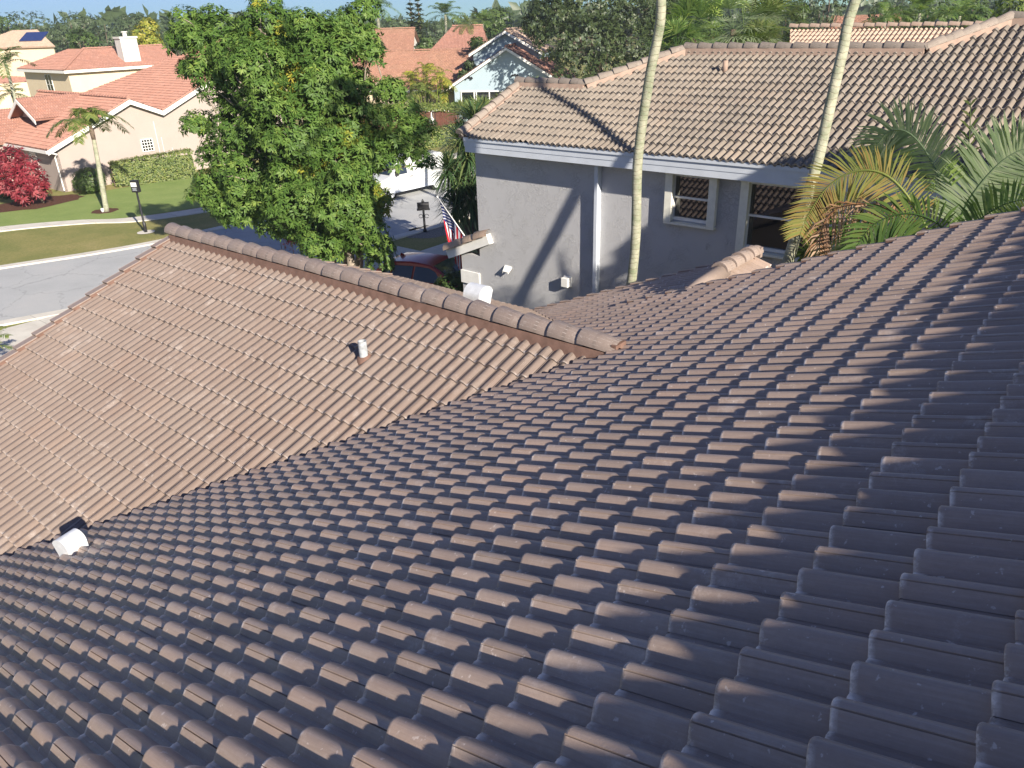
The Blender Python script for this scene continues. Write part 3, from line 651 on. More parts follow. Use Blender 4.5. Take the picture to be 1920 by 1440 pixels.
def window(a0, a1, z0, z1, mid=True):
    fr = MB(); y = WL-.02
    fr.gbox(a0, a1, y, WL+.12, z0, z0+.06); fr.gbox(a0, a1, y, WL+.12, z1-.05, z1)
    fr.gbox(a0, a0+.05, y, WL+.12, z0+.06, z1-.05); fr.gbox(a1-.05, a1, y, WL+.12, z0+.06, z1-.05)
    zm = z0+(z1-z0)*.5; fr.gbox(a0+.05, a1-.05, y+.015, WL+.06, zm-.022, zm+.022)
    f = fr.build('window_frame', M['white'], hg); bevel(f, .005, 1)
    p = MB(); p.gbox(a0+.05, a1-.05, WL+.05, WL+.06, z0+.06, zm-.022); p.gbox(a0+.05, a1-.05, WL+.03, WL+.04, zm+.022, z1-.05)
    pn = p.build('window_pane', M['glass']); pn.parent = f
    s = MB()   # accordion shutter stacks, header and sill track
    for (x, wd) in ((a0-.10, .17), (a1-.06, .17)):
        s.gbox(x, x+wd, WL-.15, WL-.12, z0-.03, z1+.0)
        for k in range(4): s.gbox(x+.012+k*.045, x+.024+k*.045, WL-.12, WL-.005, z0-.02, z1-.01)
    s.gbox(a0-.12, a1+.12, WL-.16, WL-.0, z1+.002, z1+.05); s.gbox(a0-.10, a1+.11, WL-.14, WL-.0, z0-.08, z0-.032)
    bevel(s.build('storm_shutter', M['cream'], hg), .004, 1)
for w_ in wins: window(*w_)
# small porch roof edge at the corner with four cap tiles
p0, p1 = W(13.20, WL-.16, 3.93), W(14.72, WL-.16, 3.30)
mb = MB(); d_ = nrm(p1-p0); y_ = nrm(np.cross(gb, d_)); y_ = y_ if y_[2] > 0 else -y_
mb.prism([p0-y_*.0, p1, p1-y_*.26, p0-y_*.26], gb*.16); mb.build('porch_fascia', M['white'], hg)
cap_obj('porch_caps', [(p1+gb*.10-y_*.03, p0+gb*.10-y_*.03)], M['tileT'], hg, rad=.17, ex=.40, lift=.03)
mb = MB(); slab(mb, [p0+gb*.16, p1+gb*.16, p1+gb*2.2, p0+gb*2.2], .1, .0); mb.build('porch_roof', M['tileT'], hg)

# tan roof behind grey house
def poly_roof(name, pix, P0, fd, slope, mat, parent, segs=4, hb=.05, wb=WB, ex=EX, thick=.035, slabd=.1):
    """planar roof face whose outline is read from the view and laid on a real sloped plane through P0"""
    n = nrm(fd*slope+gz); P = [Pn(n, P0, *p) if len(p) == 2 else np.asarray(p) for p in pix]
    F_ = nrm(fd-gz*slope); U_ = nrm(np.cross(F_, n)); q = [((p-P0)@U_, (p-P0)@F_) for p in P]
    o = tiles(name, P0, U_, F_, [q], mat, parent, hb, segs, wb=wb, ex=ex, thick=thick, jit=.004, seams=False)
    mb = MB(); slab(mb, P, slabd, .02); mb.build('roof_deck', mat, parent)
    return P
ht = empty('tan_tile_roof_house', W(4, 30, 0), 'house behind the grey one showing only its pale tan tile roof', 'house')
PT = W(2, 29.5, 7.4)
P = poly_roof('roof_slope', [(1478, 150), (1482, 56), (1905, 52), (1905, 150)], PT, -gb, T, M['tileT'], ht)
cap_obj('ridge_caps', [(P[1]+gz*.06, P[2]+gz*.06)], M['tileT'], ht, rad=.12, ex=.4, lift=.05)
mb = MB(); mb.prism([P[0]+gb*.3-gz*.2, P[3]+gb*.3-gz*.2, P[3]+gb*.3-gz*6, P[0]+gb*.3-gz*6], gb*.2); mb.build('wall', M['stuccoW'], ht)
mb = MB(); slab(mb, [P[1], P[2], P[2]+gb*5-gz*5*T, P[1]+gb*5-gz*5*T], .1, 0); mb.build('roof_slope', M['tileT'], ht)
# vent pipe on the grey roof
mb = MB(); pv = Pn(NG, OG+NG*.05, 1359, 133); mb.tube([pv-gz*.1, pv+gz*.22], .06, 12); mb.build('vent_pipe', M['mortarG'], hg, True)

# ------------------------------------------------------------------ foliage builders
LEAF_V = [(0, 0, 0), (.5, .45, .10), (0, .45, -.02), (-.5, .45, .10), (0, 1, -.18)]
LEAF_F = [(0, 1, 2, 0), (0, 2, 3, 0)]
def leaf_t(wd, ln, fold=.12, droop=.2):
    v = [(0, 0, 0), (wd/2, ln*.5, fold*wd-droop*ln*.25), (0, ln, -droop*ln), (-wd/2, ln*.5, fold*wd-droop*ln*.25), (0, ln*.5, -droop*ln*.22)]
    return v, [(0, 1, 4), (1, 2, 4), (0, 4, 3), (4, 2, 3)]
def rosettes(name, centres, dirs, mat, parent, nleaf=9, ln=.28, wd=.075, spread=1.0, cidx=None, lod=1.0):
    n = len(centres); P = np.repeat(centres, nleaf, 0); D0 = np.repeat(dirs, nleaf, 0); m_ = len(P)
    rnd = RS.normal(0, 1, (m_, 3)); D0n = D0/np.linalg.norm(D0, axis=1, keepdims=True)
    side = rnd-D0n*np.sum(rnd*D0n, 1, keepdims=True); side /= np.linalg.norm(side, axis=1, keepdims=True)
    D = D0n*RS.uniform(-.1, .7, (m_, 1))+side*spread+np.array([0, 0, -.15]); P = P+D0n*RS.uniform(-.05, .04, (m_, 1))
    s = RS.uniform(.75, 1.2, m_); F_ = frames(D, None, D0n)*s[:, None, None]
    v, f = leaf_t(wd, ln)
    cv = np.repeat(RS.rand(n)*.62 if cidx is None else cidx, nleaf)+RS.uniform(-.08, .08, m_)
    return inst(name, v, f, F_, P, np.stack([np.clip(cv, .01, .99), RS.rand(m_)], 1), mat, parent)
def lobes_points(lobes, n, shell=.75, zsq=.9):
    """points spread over the outer part of a set of ellipsoid lobes (c, r); returns positions & outward dirs"""
    rr = np.array([l[1] for l in lobes]); wts = rr**2; wts = wts/wts.sum(); idx = RS.choice(len(lobes), n, p=wts)
    C_ = np.array([l[0] for l in lobes])[idx]; r = rr[idx]
    d = RS.normal(0, 1, (n, 3)); d /= np.linalg.norm(d, axis=1, keepdims=True); rad = r*(RS.uniform(shell**3, 1, n)**(1/3))
    P = C_+d*rad[:, None]*np.array([1, 1, zsq])
    # drop those buried deep in other lobes
    keep = np.ones(n, bool)
    for k, (c, r_) in enumerate(lobes):
        dd = np.linalg.norm((P-c)/np.array([1, 1, zsq]), axis=1); keep &= ~((dd < r_*.62) & (idx != k))
    return P[keep], d[keep]
def tree_trunk(mb, base, tips, r0=.18, r1=.03, wob=.15):
    for tpt in tips:
        tpt = np.asarray(tpt); k = 6; pts = []
        for i in range(k+1):
            s = i/k; p = base*(1-s)+tpt*s+np.array([0, 0, (math.sin(s*math.pi))*.12*np.linalg.norm(tpt-base)]); p = p+RS.normal(0, wob*.3, 3)*(0 < i < k); pts.append(p)
        mb.tube(pts, [r0+(r1-r0)*(i/k)**.8 for i in range(k+1)], 7)
def clump_tree(name, label, cat, base, lobes, n, leaf=.22, mat='leafM', bark='barkD', r0=.2, group=None, shell=.7, nl=5, trunk=True, ratio=.5):
    base = np.asarray(base, float); root = empty(name, base, label, cat, group)
    P, d = lobes_points(lobes, n, shell)
    hgt_ = np.array([0, 0, .5]); rosettes('crown', P, d+hgt_, M[mat], root, nl, leaf, leaf*ratio)
    if trunk:
        mb = MB(); tips = [np.asarray(l[0]) for l in lobes]
        c = np.mean(tips, 0); fork = base*.6+c*.4; fork[:2] = base[:2]*.7+c[:2]*.3
        mb.tube([base-gz*.05, base*.5+fork*.5+RS.normal(0, .05, 3), fork], [r0*1.25, r0, r0*.85], 9); tree_trunk(mb, fork, tips[:12], r0*.45, .03)
        mb.build('trunk', M[bark], root, True)
    return root
def px_lobes(spec, Y):
    """spec (u, v, r_px, dY) -> world lobes about depth Y"""
    out = []
    for u, v, r, dy in spec:
        c = Py(u, v, Y+dy); out.append((c, r*np.linalg.norm(c-C0)/CF*.97))
    return out
# big tree by the street
b_ = Py(652, 540, 26.5); base = V(b_[0], b_[1], 0)
big = px_lobes([(420, 80, 54, 0), (400, 150, 50, 0), (500, 58, 62, 0), (600, 88, 64, -1), (650, 68, 44, .5), (680, 85, 38, 0), (490, 130, 85, -.5), (585, 150, 85, -1), (660, 160, 42, 0),
    (560, 240, 95, -1), (450, 235, 62, 0), (650, 240, 72, -.5), (640, 310, 85, -1.2), (705, 285, 50, -.5), (760, 262, 34, -.5), (480, 320, 80, .3), (400, 355, 42, .6), (375, 240, 17, .5), (390, 285, 16, .4),
    (560, 370, 85, -.8), (450, 385, 52, .3), (645, 385, 75, -1), (705, 375, 36, -.5), (600, 440, 62, -.5), (680, 445, 48, -.8), (530, 410, 50, 0), (718, 480, 18, -.5),
    (738, 175, 17, .5), (762, 215, 14, .4), (785, 250, 16, -.2), (345, 85, 16, .4), (365, 40, 22, .6), (690, 30, 16, .4), (350, 130, 14, .4), (430, 400, 30, .6), (790, 300, 12, -.5), (775, 285, 16, -.4), (725, 215, 20, .3)], 26.5)
bt = empty('broadleaf_tree', base, 'big broadleaf tree with glossy leaf rosettes beside the street', 'tree')
sub = []
for c_, r_ in big:
    for _ in range(max(2, int(r_*r_*9))):
        d = nrm(RS.normal(0, 1, 3)); sub.append((c_+d*r_*RS.uniform(.5, .82), RS.uniform(.36, .58)))
Pp, dd = lobes_points(sub, 21000, .8)
k_ = (dd[:, 2] > -.45); Pp, dd = Pp[k_], dd[k_]
print('rosettes', len(Pp))
ci = RS.rand(len(Pp))*.6
yl = [(555, 170), (560, 185), (625, 265), (655, 275), (640, 320), (600, 290), (560, 250), (745, 380), (480, 30), (570, 160)]
for (u, v) in yl:
    c = Py(u, v, 25.6); dist = np.linalg.norm(Pp-c, axis=1); ci[dist < .9] = np.maximum(ci[dist < .9], RS.uniform(.5, .95, (dist < .9).sum()))
Pq, dq = lobes_points([(c_, r_*.85) for c_, r_ in big], 6500, .6); Pp = np.concatenate([Pp, Pq]); dd = np.concatenate([dd, dq]); ci = np.concatenate([ci, RS.rand(len(Pq))*.35])
rosettes('crown', Pp, dd+np.array([0, 0, .45]), M['leaf'], bt, 9, .175, .052, 1.0, ci)
mb = MB(); fork = base+V(0, 0, 1.2)
for k in range(4):
    an = k*1.7; b0 = base+V(math.cos(an)*.28, math.sin(an)*.2, 0); m1 = base+V(math.cos(an)*.7, math.sin(an)*.5, 2.6)+RS.normal(0, .1, 3)
    mb.tube([b0, (b0+m1)/2+RS.normal(0, .08, 3), m1], [.19, .15, .12], 8)
    for j in range(7):
        l = big[(k*7+j) % 27]; tree_trunk(mb, m1, [l[0]+RS.normal(0, .3, 3)], .09, .022, .5)
for k in range(160):
    c = Pp[RS.randint(len(Pp))]; dirv = nrm(c-(base+V(0, 0, 4)))+RS.normal(0, .25, 3); mb.tube([c-dirv*.75, c-dirv*.3+RS.normal(0, .05, 3), c], [.028, .018, .01], 5)
mb.build('trunk', M['bark'], bt, True)
# red bromeliad-like flowers at its foot
for k, (u, v) in enumerate([(521, 421), (529, 436), (546, 447)]):
    c = Pz(u, v, 1.3); rt_ = empty('red_flower_plant', V(c[0], c[1], 0), ['red flower spray farthest from the big tree foot', 'red flower spray in the middle by the kerb', 'red flower spray lowest against the big tree'][k], 'plant', 'red flower sprays')
    n = 40; d = RS.normal(0, 1, (n, 3)); rosettes('flower_head', c+d*.12, d, M['leafR'], rt_, 4, .16, .05, 1., np.full(n, .75))
    mb = MB(); mb.tube([V(c[0], c[1], 0), c], [.02, .012], 5); mb.build('stem', M['bark'], rt_)

# ------------------------------------------------------------------ palms
def bez(P, n):
    P = [np.asarray(p, float) for p in P]; out = []
    for i in range(n+1):
        t = i/n*(len(P)-1); k = min(int(t), len(P)-2); t -= k
        p0, p1, p2, p3 = P[max(k-1, 0)], P[k], P[k+1], P[min(k+2, len(P)-1)]
        out.append(.5*((2*p1)+(-p0+p2)*t+(2*p0-5*p1+4*p2-p3)*t*t+(-p0+3*p1-3*p2+p3)*t**3))
    return out
def frond(ax, spine, nl, ll, wd=.035, droop=.35, side_n=None, start=.12, vee=.35, lean=.55, rad=.014, jit=.1, acc=None, cr=(0, 1)):
    """adds a pinnate frond: rachis tube to MB ax; leaflets appended to acc lists"""
    sp = bez(spine, 24); ax.tube(sp, [rad*(1-.8*i/24) for i in range(25)], 6)
    for k in range(nl):
        t = start+(1-start)*(k+.5)/nl; x = t*24; i = min(int(x), 23); p = sp[i]+(sp[i+1]-sp[i])*(x-i); tg = nrm(sp[i+1]-sp[i])
        s = side_n if side_n is not None else np.cross(tg, gz); s = s-tg*(s@tg); s = nrm(s); nn = np.cross(s, tg)
        if nn[2] < 0: nn = -nn
        L_ = ll*(math.sin(math.pi*min(1, .12+t*.80))**.6)*random.uniform(.85, 1.1)
        for sd in (-1, 1):
            d = s*sd+tg*lean+nn*vee+np.array([0, 0, -droop])*.3+RS.normal(0, jit, 3)
            acc.append((p, nrm(d), L_, wd*random.uniform(.8, 1.2), nn, droop, random.uniform(*cr)))
def leaflets(name, acc, mat, parent):
    n = len(acc); P = np.array([a[0] for a in acc]); D = np.array([a[1] for a in acc]); Ls = np.array([a[2] for a in acc]); Wd = np.array([a[3] for a in acc]); Nn = np.array([a[4] for a in acc]); dr = np.array([a[5] for a in acc]); cr = np.array([a[6] for a in acc])
    X = np.cross(D, Nn); X /= np.linalg.norm(X, axis=1, keepdims=True)+1e-9
    g = np.array([0, 0, -1.])
    mid = P+D*(Ls*.5)[:, None]+g*(dr*Ls*.10)[:, None]; tip = P+D*(Ls*.95)[:, None]+g*(dr*Ls*.50)[:, None]
    w_ = Wd[:, None]; A = P+X*w_*.25; B = P-X*w_*.25; Cc = mid+X*w_*.5; Dd = mid-X*w_*.5
    V_ = np.stack([A, B, Cc, Dd, tip], 1).reshape(-1, 3); b = (np.arange(n)*5)[:, None]
    F_ = np.concatenate([b+np.array([[0, 1, 3]]), b+np.array([[0, 3, 2]]), b+np.array([[2, 3, 4]])], 1).reshape(-1, 3)
    uv = np.repeat(np.stack([cr, cr], 1), 9, 0)
    return pane_mesh(name, V_, F_, uv, mat, parent)
def palm_crown(top, n, L_, mat, parent, droop=.5, ll=.45, elev=(.2, 1.2), nl=26, wd=.04, name='crown', seed=0, cr=(0, 1)):
    rg = random.Random(seed); ax = MB(); acc = []
    for k in range(n):
        az_ = 2*math.pi*k/n+rg.uniform(-.25, .25); el = rg.uniform(*elev); l = L_*rg.uniform(.85, 1.1); h = V(math.cos(az_), math.sin(az_), 0)
        p = top; P_ = [p]
        for s in (.35, .7, 1.):
            P_.append(top+h*l*s*math.cos(el)*(1-.08*s)+gz*(l*s*math.sin(el)-droop*l*s*s))
        frond(ax, P_, nl, ll, wd, .7, acc=acc, cr=cr)
    ax.build('frond_stalks', mat, parent, True); leaflets(name, acc, mat, parent)
def fan_palm(top, n, rad, mat, parent, seed=0, nb=22, name='crown', el=(-.5, 1.3), stalk=.5, wd=.05, az=None, cr=(0, 1)):
    rg = random.Random(seed); acc = []; ax = MB()
    for k in range(n):
        az_ = rg.uniform(0, 6.283) if az is None else rg.uniform(*az); e = rg.uniform(*el); d = V(math.cos(az_)*math.cos(e), math.sin(az_)*math.cos(e), math.sin(e))
        hub = top+d*rad*stalk; ax.tube([top, hub], [.012, .008], 4); s = nrm(np.cross(d, gz)+RS.normal(0, .1, 3)); nn = np.cross(s, d)
        for j in range(nb):
            a_ = (j/(nb-1)-.5)*2.7; dd_ = d*math.cos(a_)+s*math.sin(a_)+nn*.15
            acc.append((hub, nrm(dd_+RS.normal(0, .04, 3)), rad*.62*rg.uniform(.85, 1.1), wd, nn, .5, rg.uniform(*cr)))
    ax.build('frond_stalks', mat, parent); leaflets(name, acc, mat, parent)
# two tall ringed palms between the houses
def lbz(z): return 12.75+.38*(z-6.66) if z < 8 else 13.26+.3*(z-8)
def palm_tree(name, label, group, pts, r, topmat, seed, crown_z):
    root = empty(name, pts[0], label, 'palm tree', group); mb = MB(); sp = bez(pts, 40); n = len(sp)
    mb.tube(sp, [r*(1.12-.25*i/(n-1))*(1+.02*math.sin(i*2.1)) for i in range(n)], 18); mb.build('trunk', M['palmbark'], root, True)
    palm_crown(np.asarray(pts[-1]), 13, 2.1, M['frondG'], root, .55, .5, (.1, 1.2), 30, .045, seed=seed); return root
P1 = [W(8.15, 12.4, 0), Plb(12.4, 1183, 535), Plb(12.4, 1196, 300), Plb(12.4, 1217, 150), Plb(12.4, 1240, 0), W(7.45, 12.4, 10.6), W(7.3, 12.4, 12.6)]
palm_tree('tall_palm', 'tall ringed palm trunk nearer the middle of the grey wall', 'tall ringed palms between the houses', P1, .084, None, 3, 12)
P2 = [W(4.75, 11.75, 0), W(4.7, 11.85, 3)]+[Plb(lb_, u, v) for lb_, u, v in ((12.1, 1477, 492), (12.2, 1496, 425), (12.4, 1531, 310), (12.65, 1556, 200), (12.85, 1579, 100), (13.05, 1604, 0))]+[W(3.75, 13.4, 10.6), W(3.5, 13.9, 13.4)]
palm_tree('tall_palm', 'leaning ringed palm trunk crossing the larger shuttered window', 'tall ringed palms between the houses', P2, .084, None, 5, 12)
# palm clump at right
pc = empty('palm_clump', W(3.2, 12.3, 0), 'clumping palm with arching silvery and yellowing fronds behind the near roof', 'palm')
def pfr(name, pix, lbs, mat, nl, ll, wd, cr=(0, 1), vee=.3, droop=.4, sn=None, lean=.5, st=.15, jit=.07):
    ax = MB(); acc = []; n = len(pix); sp = [Plb(lbs[0]+(lbs[1]-lbs[0])*i/(n-1), *p) for i, p in enumerate(pix)]
    frond(ax, sp, nl, ll, wd, droop, side_n=sn, start=st, vee=vee, lean=lean, rad=.02, acc=acc, cr=cr, jit=jit)
    o = leaflets(name, acc, M[mat], pc); s = ax.build('frond_stalk', M[mat], None, True); s.parent = o
    return o
sd1 = nrm(ga*.5+gz*.85)
pfr('frond', [(1785, 455), (1772, 380), (1748, 305), (1708, 252), (1668, 246), (1638, 285), (1626, 322)], (12.1, 12.5), 'frond', 110, .62, .032, sn=nrm(gz+ga*.3), vee=.1, lean=.6, droop=.3, st=.2)
pfr('frond', [(1785, 455), (1815, 380), (1860, 320), (1905, 285), (1960, 270)], (12.1, 12.3), 'frond', 104, .72, .034, sn=nrm(gz+ga*.2), vee=.05, lean=.5, droop=.2, st=.12)
pfr('frond', [(1790, 460), (1800, 380), (1812, 300), (1818, 250), (1820, 190)], (12.3, 12.4), 'frondL', 8, .3, .03, sn=nrm(ga), vee=.2, lean=1.6, st=.3)
pfr('frond', [(1800, 470), (1830, 420), (1880, 385), (1940, 370)], (11.7, 11.5), 'frondG', 34, .5, .04, sn=nrm(gz), vee=.1)
pfr('frond', [(1790, 470), (1760, 420), (1700, 400), (1640, 420), (1600, 470)], (11.9, 11.6), 'frondG', 34, .5, .04, sn=nrm(gz), vee=.1)
o = pfr('frond', [(1745, 440), (1700, 365), (1655, 325), (1600, 322), (1550, 352), (1515, 405), (1500, 440)], (12.0, 11.7), 'frondY', 88, .54, .026, sn=nrm(gz+ga*.4), vee=.0, lean=.45, droop=.3, st=.08); o['label'] = 'yellowing frond arching left'
o = pfr('frond', [(1745, 450), (1690, 405), (1640, 385), (1585, 385), (1550, 410), (1538, 450), (1540, 480)], (11.9, 11.7), 'frondB', 60, .36, .024, sn=nrm(gz+ga*.4), vee=.0, lean=.5, droop=1.4, st=.1, jit=.3); o['label'] = 'dead brown curling frond'
pfr('frond', [(1770, 490), (1700, 440), (1640, 440), (1590, 470), (1560, 520)], (12.2, 12.3), 'frond', 40, .5, .05, sn=nrm(gz), vee=.0, droop=.9)
pfr('frond', [(1560, 540), (1540, 500), (1515, 470), (1500, 480)], (12.6, 12.5), 'frondG', 30, .45, .045, sn=nrm(gz), vee=.0, droop=.9)
pfr('frond', [(1640, 520), (1625, 460), (1600, 420), (1570, 440)], (12.6, 12.5), 'frondG', 30, .5, .05, sn=nrm(gz), vee=.0, droop=.6)
mb = MB()
for k in range(7):
    b0 = W(3.2+random.uniform(-.5, .5), 12.2+random.uniform(-.3, .3), 0); u = random.uniform(1700, 1860); t_ = Plb(12.1, u, random.uniform(395, 440)); mb.tube([b0, (b0+t_)/2, t_], [.05, .045, .035], 8)
mb.build('trunk', M['palmbark'], pc, True)
# unseen tree added between the houses, flat crown shaped to shade the grey wall
clump_tree('unseen_shade_tree', 'unseen leafy tree added right of the palm clump to shade the grey wall', 'tree', W(-3.2, 12.3, 0), [(W(-1.6, 12.4, 9.0), 1.0), (W(-.7, 12.5, 8.7), .8), (W(-2.6, 12.3, 9.2), 1.05), (W(-3.6, 12.3, 9.1), 1.), (W(-4.6, 12.2, 8.9), .9)], 1100, .3, 'leafM', 'bark', .22)

# ------------------------------------------------------------------ yucca, shrubs, hedges
def spiky(name, label, base, heads, n, ll, wd, mat, group=None, cat='plant'):
    root = empty(name, base, label, cat, group); acc = []; tr = MB()
    for (c, r) in heads:
        tr.tube([base, (base+c)/2+RS.normal(0, .1, 3), c], [.09, .08, .06], 7)
        for k in range(n):
            d = nrm(RS.normal(0, 1, 3)+np.array([0, 0, .35])); s = nrm(np.cross(d, gz)); nn = np.cross(s, d)
            acc.append((c+d*.05, d, r*ll*random.uniform(.8, 1.15), wd, nn, .55, random.random()))
    tr.build('trunk', M['barkD'], root); leaflets('crown', acc, M[mat], root); return root
yb = W(20.6, 23.0, 0)
hd = [(Py(u, v, Y_), r) for u, v, Y_, r in ((862, 345, 29.6, 1.6), (878, 290, 30, 1.7), (855, 388, 29.4, 1.2), (890, 228, 30.2, 1.5), (864, 262, 30.4, 1.5), (885, 372, 29.5, 1.4), (900, 320, 29.8, 1.5), (842, 318, 29.8, 1.3))]
spiky('spiky_yucca', 'large dark spiky plant at the corner of the grey house', yb, hd, 260, .85, .05, 'yucca')
fb_ = Py(925, 340, 38.0); rt_ = empty('fan_palm', V(fb_[0], fb_[1], 0), 'pale fan palm rising behind the grey house corner', 'palm')
for k, (u, v, Y_) in enumerate(((905, 235, 31), (955, 222, 31.5), (1000, 200, 32), (868, 238, 33))):
    fan_palm(Py(u, v, Y_), 9, 1.25, M['frondL'], rt_, seed=k, nb=12, el=(.7, 1.5), wd=.06, cr=(.1, 1), name='crown')
mb = MB(); mb.tube([V(fb_[0], fb_[1], 0), Py(920, 215, 39)], [.16, .12], 8); mb.build('trunk', M['palmbark'], rt_)
def box_hedge(name, label, a0, a1, wd, h0, h1, mat='leafH', dens=260, cat='hedge', leaf=.11, zmin=0.):
    """a0,a1 world xy ends"""
    a0, a1 = np.asarray(a0, float), np.asarray(a1, float); Lh = np.linalg.norm(a1-a0); d = (a1-a0)/Lh; s = np.array([-d[1], d[0], 0])
    root = empty(name, (a0+a1)/2, label, cat); n = int(dens*Lh)
    t = RS.rand(n)*Lh; face = RS.rand(n); hh = h0+(h1-h0)*t/Lh
    zz_ = np.where(face < .38, hh, zmin+RS.rand(n)*(hh-zmin)); ss = np.where(face < .38, RS.uniform(-1, 1, n)*wd/2, np.where(face < .75, -wd/2, wd/2)); ss = ss+RS.normal(0, .035, n); zz_ = zz_+RS.normal(0, .04, n)
    P = a0+t[:, None]*d+ss[:, None]*s+np.clip(zz_, .03, 9)[:, None]*gz
    out = np.where((face < .38)[:, None], gz, s*np.sign(ss)[:, None])
    rosettes('foliage', P, out+gz*.2, M[mat], root, 3, leaf, leaf*.55, .9, RS.rand(n)*.9)
    mb = MB(); n2 = int(Lh/.5)
    for k in range(n2+1):
        p = a0+d*Lh*k/max(1, n2); mb.tube([p, p+gz*min(h0, h1)*.8], [.025, .012], 5)
    mb.build('trunk', M['barkD'], root); 
    hb0 = max(.06, zmin+.05); hb1 = min(h0, h1)*.94
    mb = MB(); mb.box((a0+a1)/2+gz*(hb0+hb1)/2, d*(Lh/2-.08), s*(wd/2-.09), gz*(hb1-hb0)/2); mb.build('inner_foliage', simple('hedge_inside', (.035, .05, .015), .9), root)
    return root
hL, hR = Pz(222, 352), Pz(375, 332); off_ = ga*.4
box_hedge('clipped_hedge', 'clipped green hedge along the pink house wall', hL+off_, hR+off_*1.2, .8, 1.5, 1.75, dens=620)
def ball_bush(name, label, c, r, n, mat, leaf=.12, sq=.9, cat='shrub'):
    root = empty(name, V(c[0], c[1], 0), label, cat); lob = [(np.asarray(c)+RS.normal(0, r*.12, 3), r*.9) for _ in range(3)]
    P, d = lobes_points(lob, n, .8, sq); P[:, 2] = np.maximum(P[:, 2], .05); rosettes('foliage', P, d+gz*.3, M[mat], root, 5, leaf, leaf*.5, .9)
    mb = MB(); b0 = V(c[0], c[1], 0)
    for k in range(5): mb.tube([b0, np.asarray(c)+RS.normal(0, r*.4, 3)], [.03, .01], 5)
    mb.build('trunk', M['barkD'], root); return root
c = Pz(181, 362); ball_bush('round_shrub', 'round clipped green shrub beside the young palm', V(c[0], c[1], .8)+ga*.2, .95, 1400, 'leafM', .11)
# red bush
c = Pz(48, 384); rb = empty('red_bush', c, 'tall crimson bush on the mulch bed left of the pink house corner', 'shrub')
lob = [(Py(u, v, 45+dy), r*45/CF*1.05) for u, v, r, dy in ((20, 300, 26, 0), (50, 318, 26, 0), (15, 335, 28, 0), (60, 345, 24, 0), (35, 350, 26, -.5), (72, 335, 14, 0), (80, 352, 12, 0), (5, 310, 22, 0), (45, 368, 14, 0), (-15, 330, 30, 0))]
Pp2, d2 = lobes_points(lob, 900, .55); rosettes('foliage', Pp2, d2+gz*.8, M['leafR'], rb, 9, .30, .075, .75, RS.rand(len(Pp2)))
mb = MB(); tree_trunk(mb, c, [l[0] for l in lob], .05, .02, .2); tree_trunk(mb, c+V(.9, .3, 0), [lob[3][0], lob[1][0]], .05, .02, .2); mb.build('trunk', M['bark'], rb, True)
ball_bush('low_shrub', 'low dark green shrub under the red bush', V(*(Pz(8, 372)[:2]), .4), .6, 300, 'leafM', .12)
# bush in front of the grey wall
c = Pz(853, 545); c = W(15.6, 16.0, 0); cc = Plb(15.5, 855, 538)
ball_bush('leafy_shrub', 'bright green shrub against the grey wall above the near ridge', cc+gz*-.1, .62, 500, 'leafM', .13, .8)
# young palm on lawn
pb_ = Pz(200, 397); ptop = Py(170, 238, pb_[1]+.4)
yp = empty('young_palm', pb_, 'young palm with drooping fronds on the lawn of the pink house', 'palm tree')
mb = MB(); sp = bez([pb_, pb_*.5+ptop*.5+V(.03, 0, 0), ptop-gz*.6], 12); mb.tube(sp, [.15-.05*i/12 for i in range(13)], 10); mb.build('trunk', M['palmbark'], yp, True)
mb = MB(); mb.tube([ptop-gz*.65, ptop-gz*.2, ptop+gz*.1], [.11, .13, .05], 8); mb.build('crown_shaft', M['barkD'], yp, True)
palm_crown(ptop, 15, 2.9, M['leafH'], yp, .75, .6, (.6, 1.45), 34, .055, seed=21, cr=(0, .9))
# palms at far left
def small_palm(u, v, ytop, Y, nfr, L_, label, mat='frondG', r=.12, seed=0, fan=False, droop=.5, group=None, cr=(0, 1)):
    t = Py(u, ytop, Y); b0 = V(t[0]+random.uniform(-.2, .2), t[1], 0); root = empty('palm_tree', b0, label, 'palm tree', group)
    mb = MB(); mb.tube([b0, (b0+t)/2+RS.normal(0, .08, 3), t], [r*1.2, r, r*.8], 9); mb.build('trunk', M['palmbark'], root, True)
    if fan: fan_palm(t, nfr, L_, M[mat], root, seed=seed, cr=cr)
    else: palm_crown(t, nfr, L_, M[mat], root, droop, L_*.24, (.0, 1.3), 24, L_*.022, seed=seed, cr=cr)
    return root
small_palm(10, 0, 118, 60, 12, 2.6, 'green palm at the left edge before the yellow wall', seed=2)
small_palm(22, 0, 175, 62, 14, 1.6, 'low bushy palm below the left yellow wall', seed=4)

small_palm(-22, 0, 648, 20.5, 12, 1.1, 'small palm whose frond tips show at the left edge below the street', 'leafH', .06, 12)
# ------------------------------------------------------------------ street things
# message board post
lp = Pz(274, 436); root = empty('post_sign', lp, 'black post with a small white lit panel box on the far verge', 'sign post')
mb = MB(); tp = lp+gz*2.0; mb.tube([lp, lp+gz*.5, lp+gz*.52, tp], [.075, .075, .05, .045], 12); mb.build('post', M['black'], root, True)
tw_ = nrm(V(-.25, -1, 0)); sx_ = nrm(np.cross(gz, tw_)); mb = MB(); mb.box(lp+gz*2.22, sx_*.19, tw_*.10, gz*.26); mb.box(lp+gz*2.50, sx_*.15, tw_*.12, gz*.03); bevel(mb.build('box', M['black'], root), .015)
mb = MB(); mb.box(lp+gz*2.33+tw_*.106, sx_*.15, tw_*.006, gz*.10); mb.build('panel', M['white'], root)
mb = MB()
for k in range(3): mb.box(lp+gz*(2.16-.05*k)+tw_*.104, sx_*(.12-.02*(k % 2)), tw_*.003, gz*.008)
mb.build('panel_lettering', M['fascia'], root)
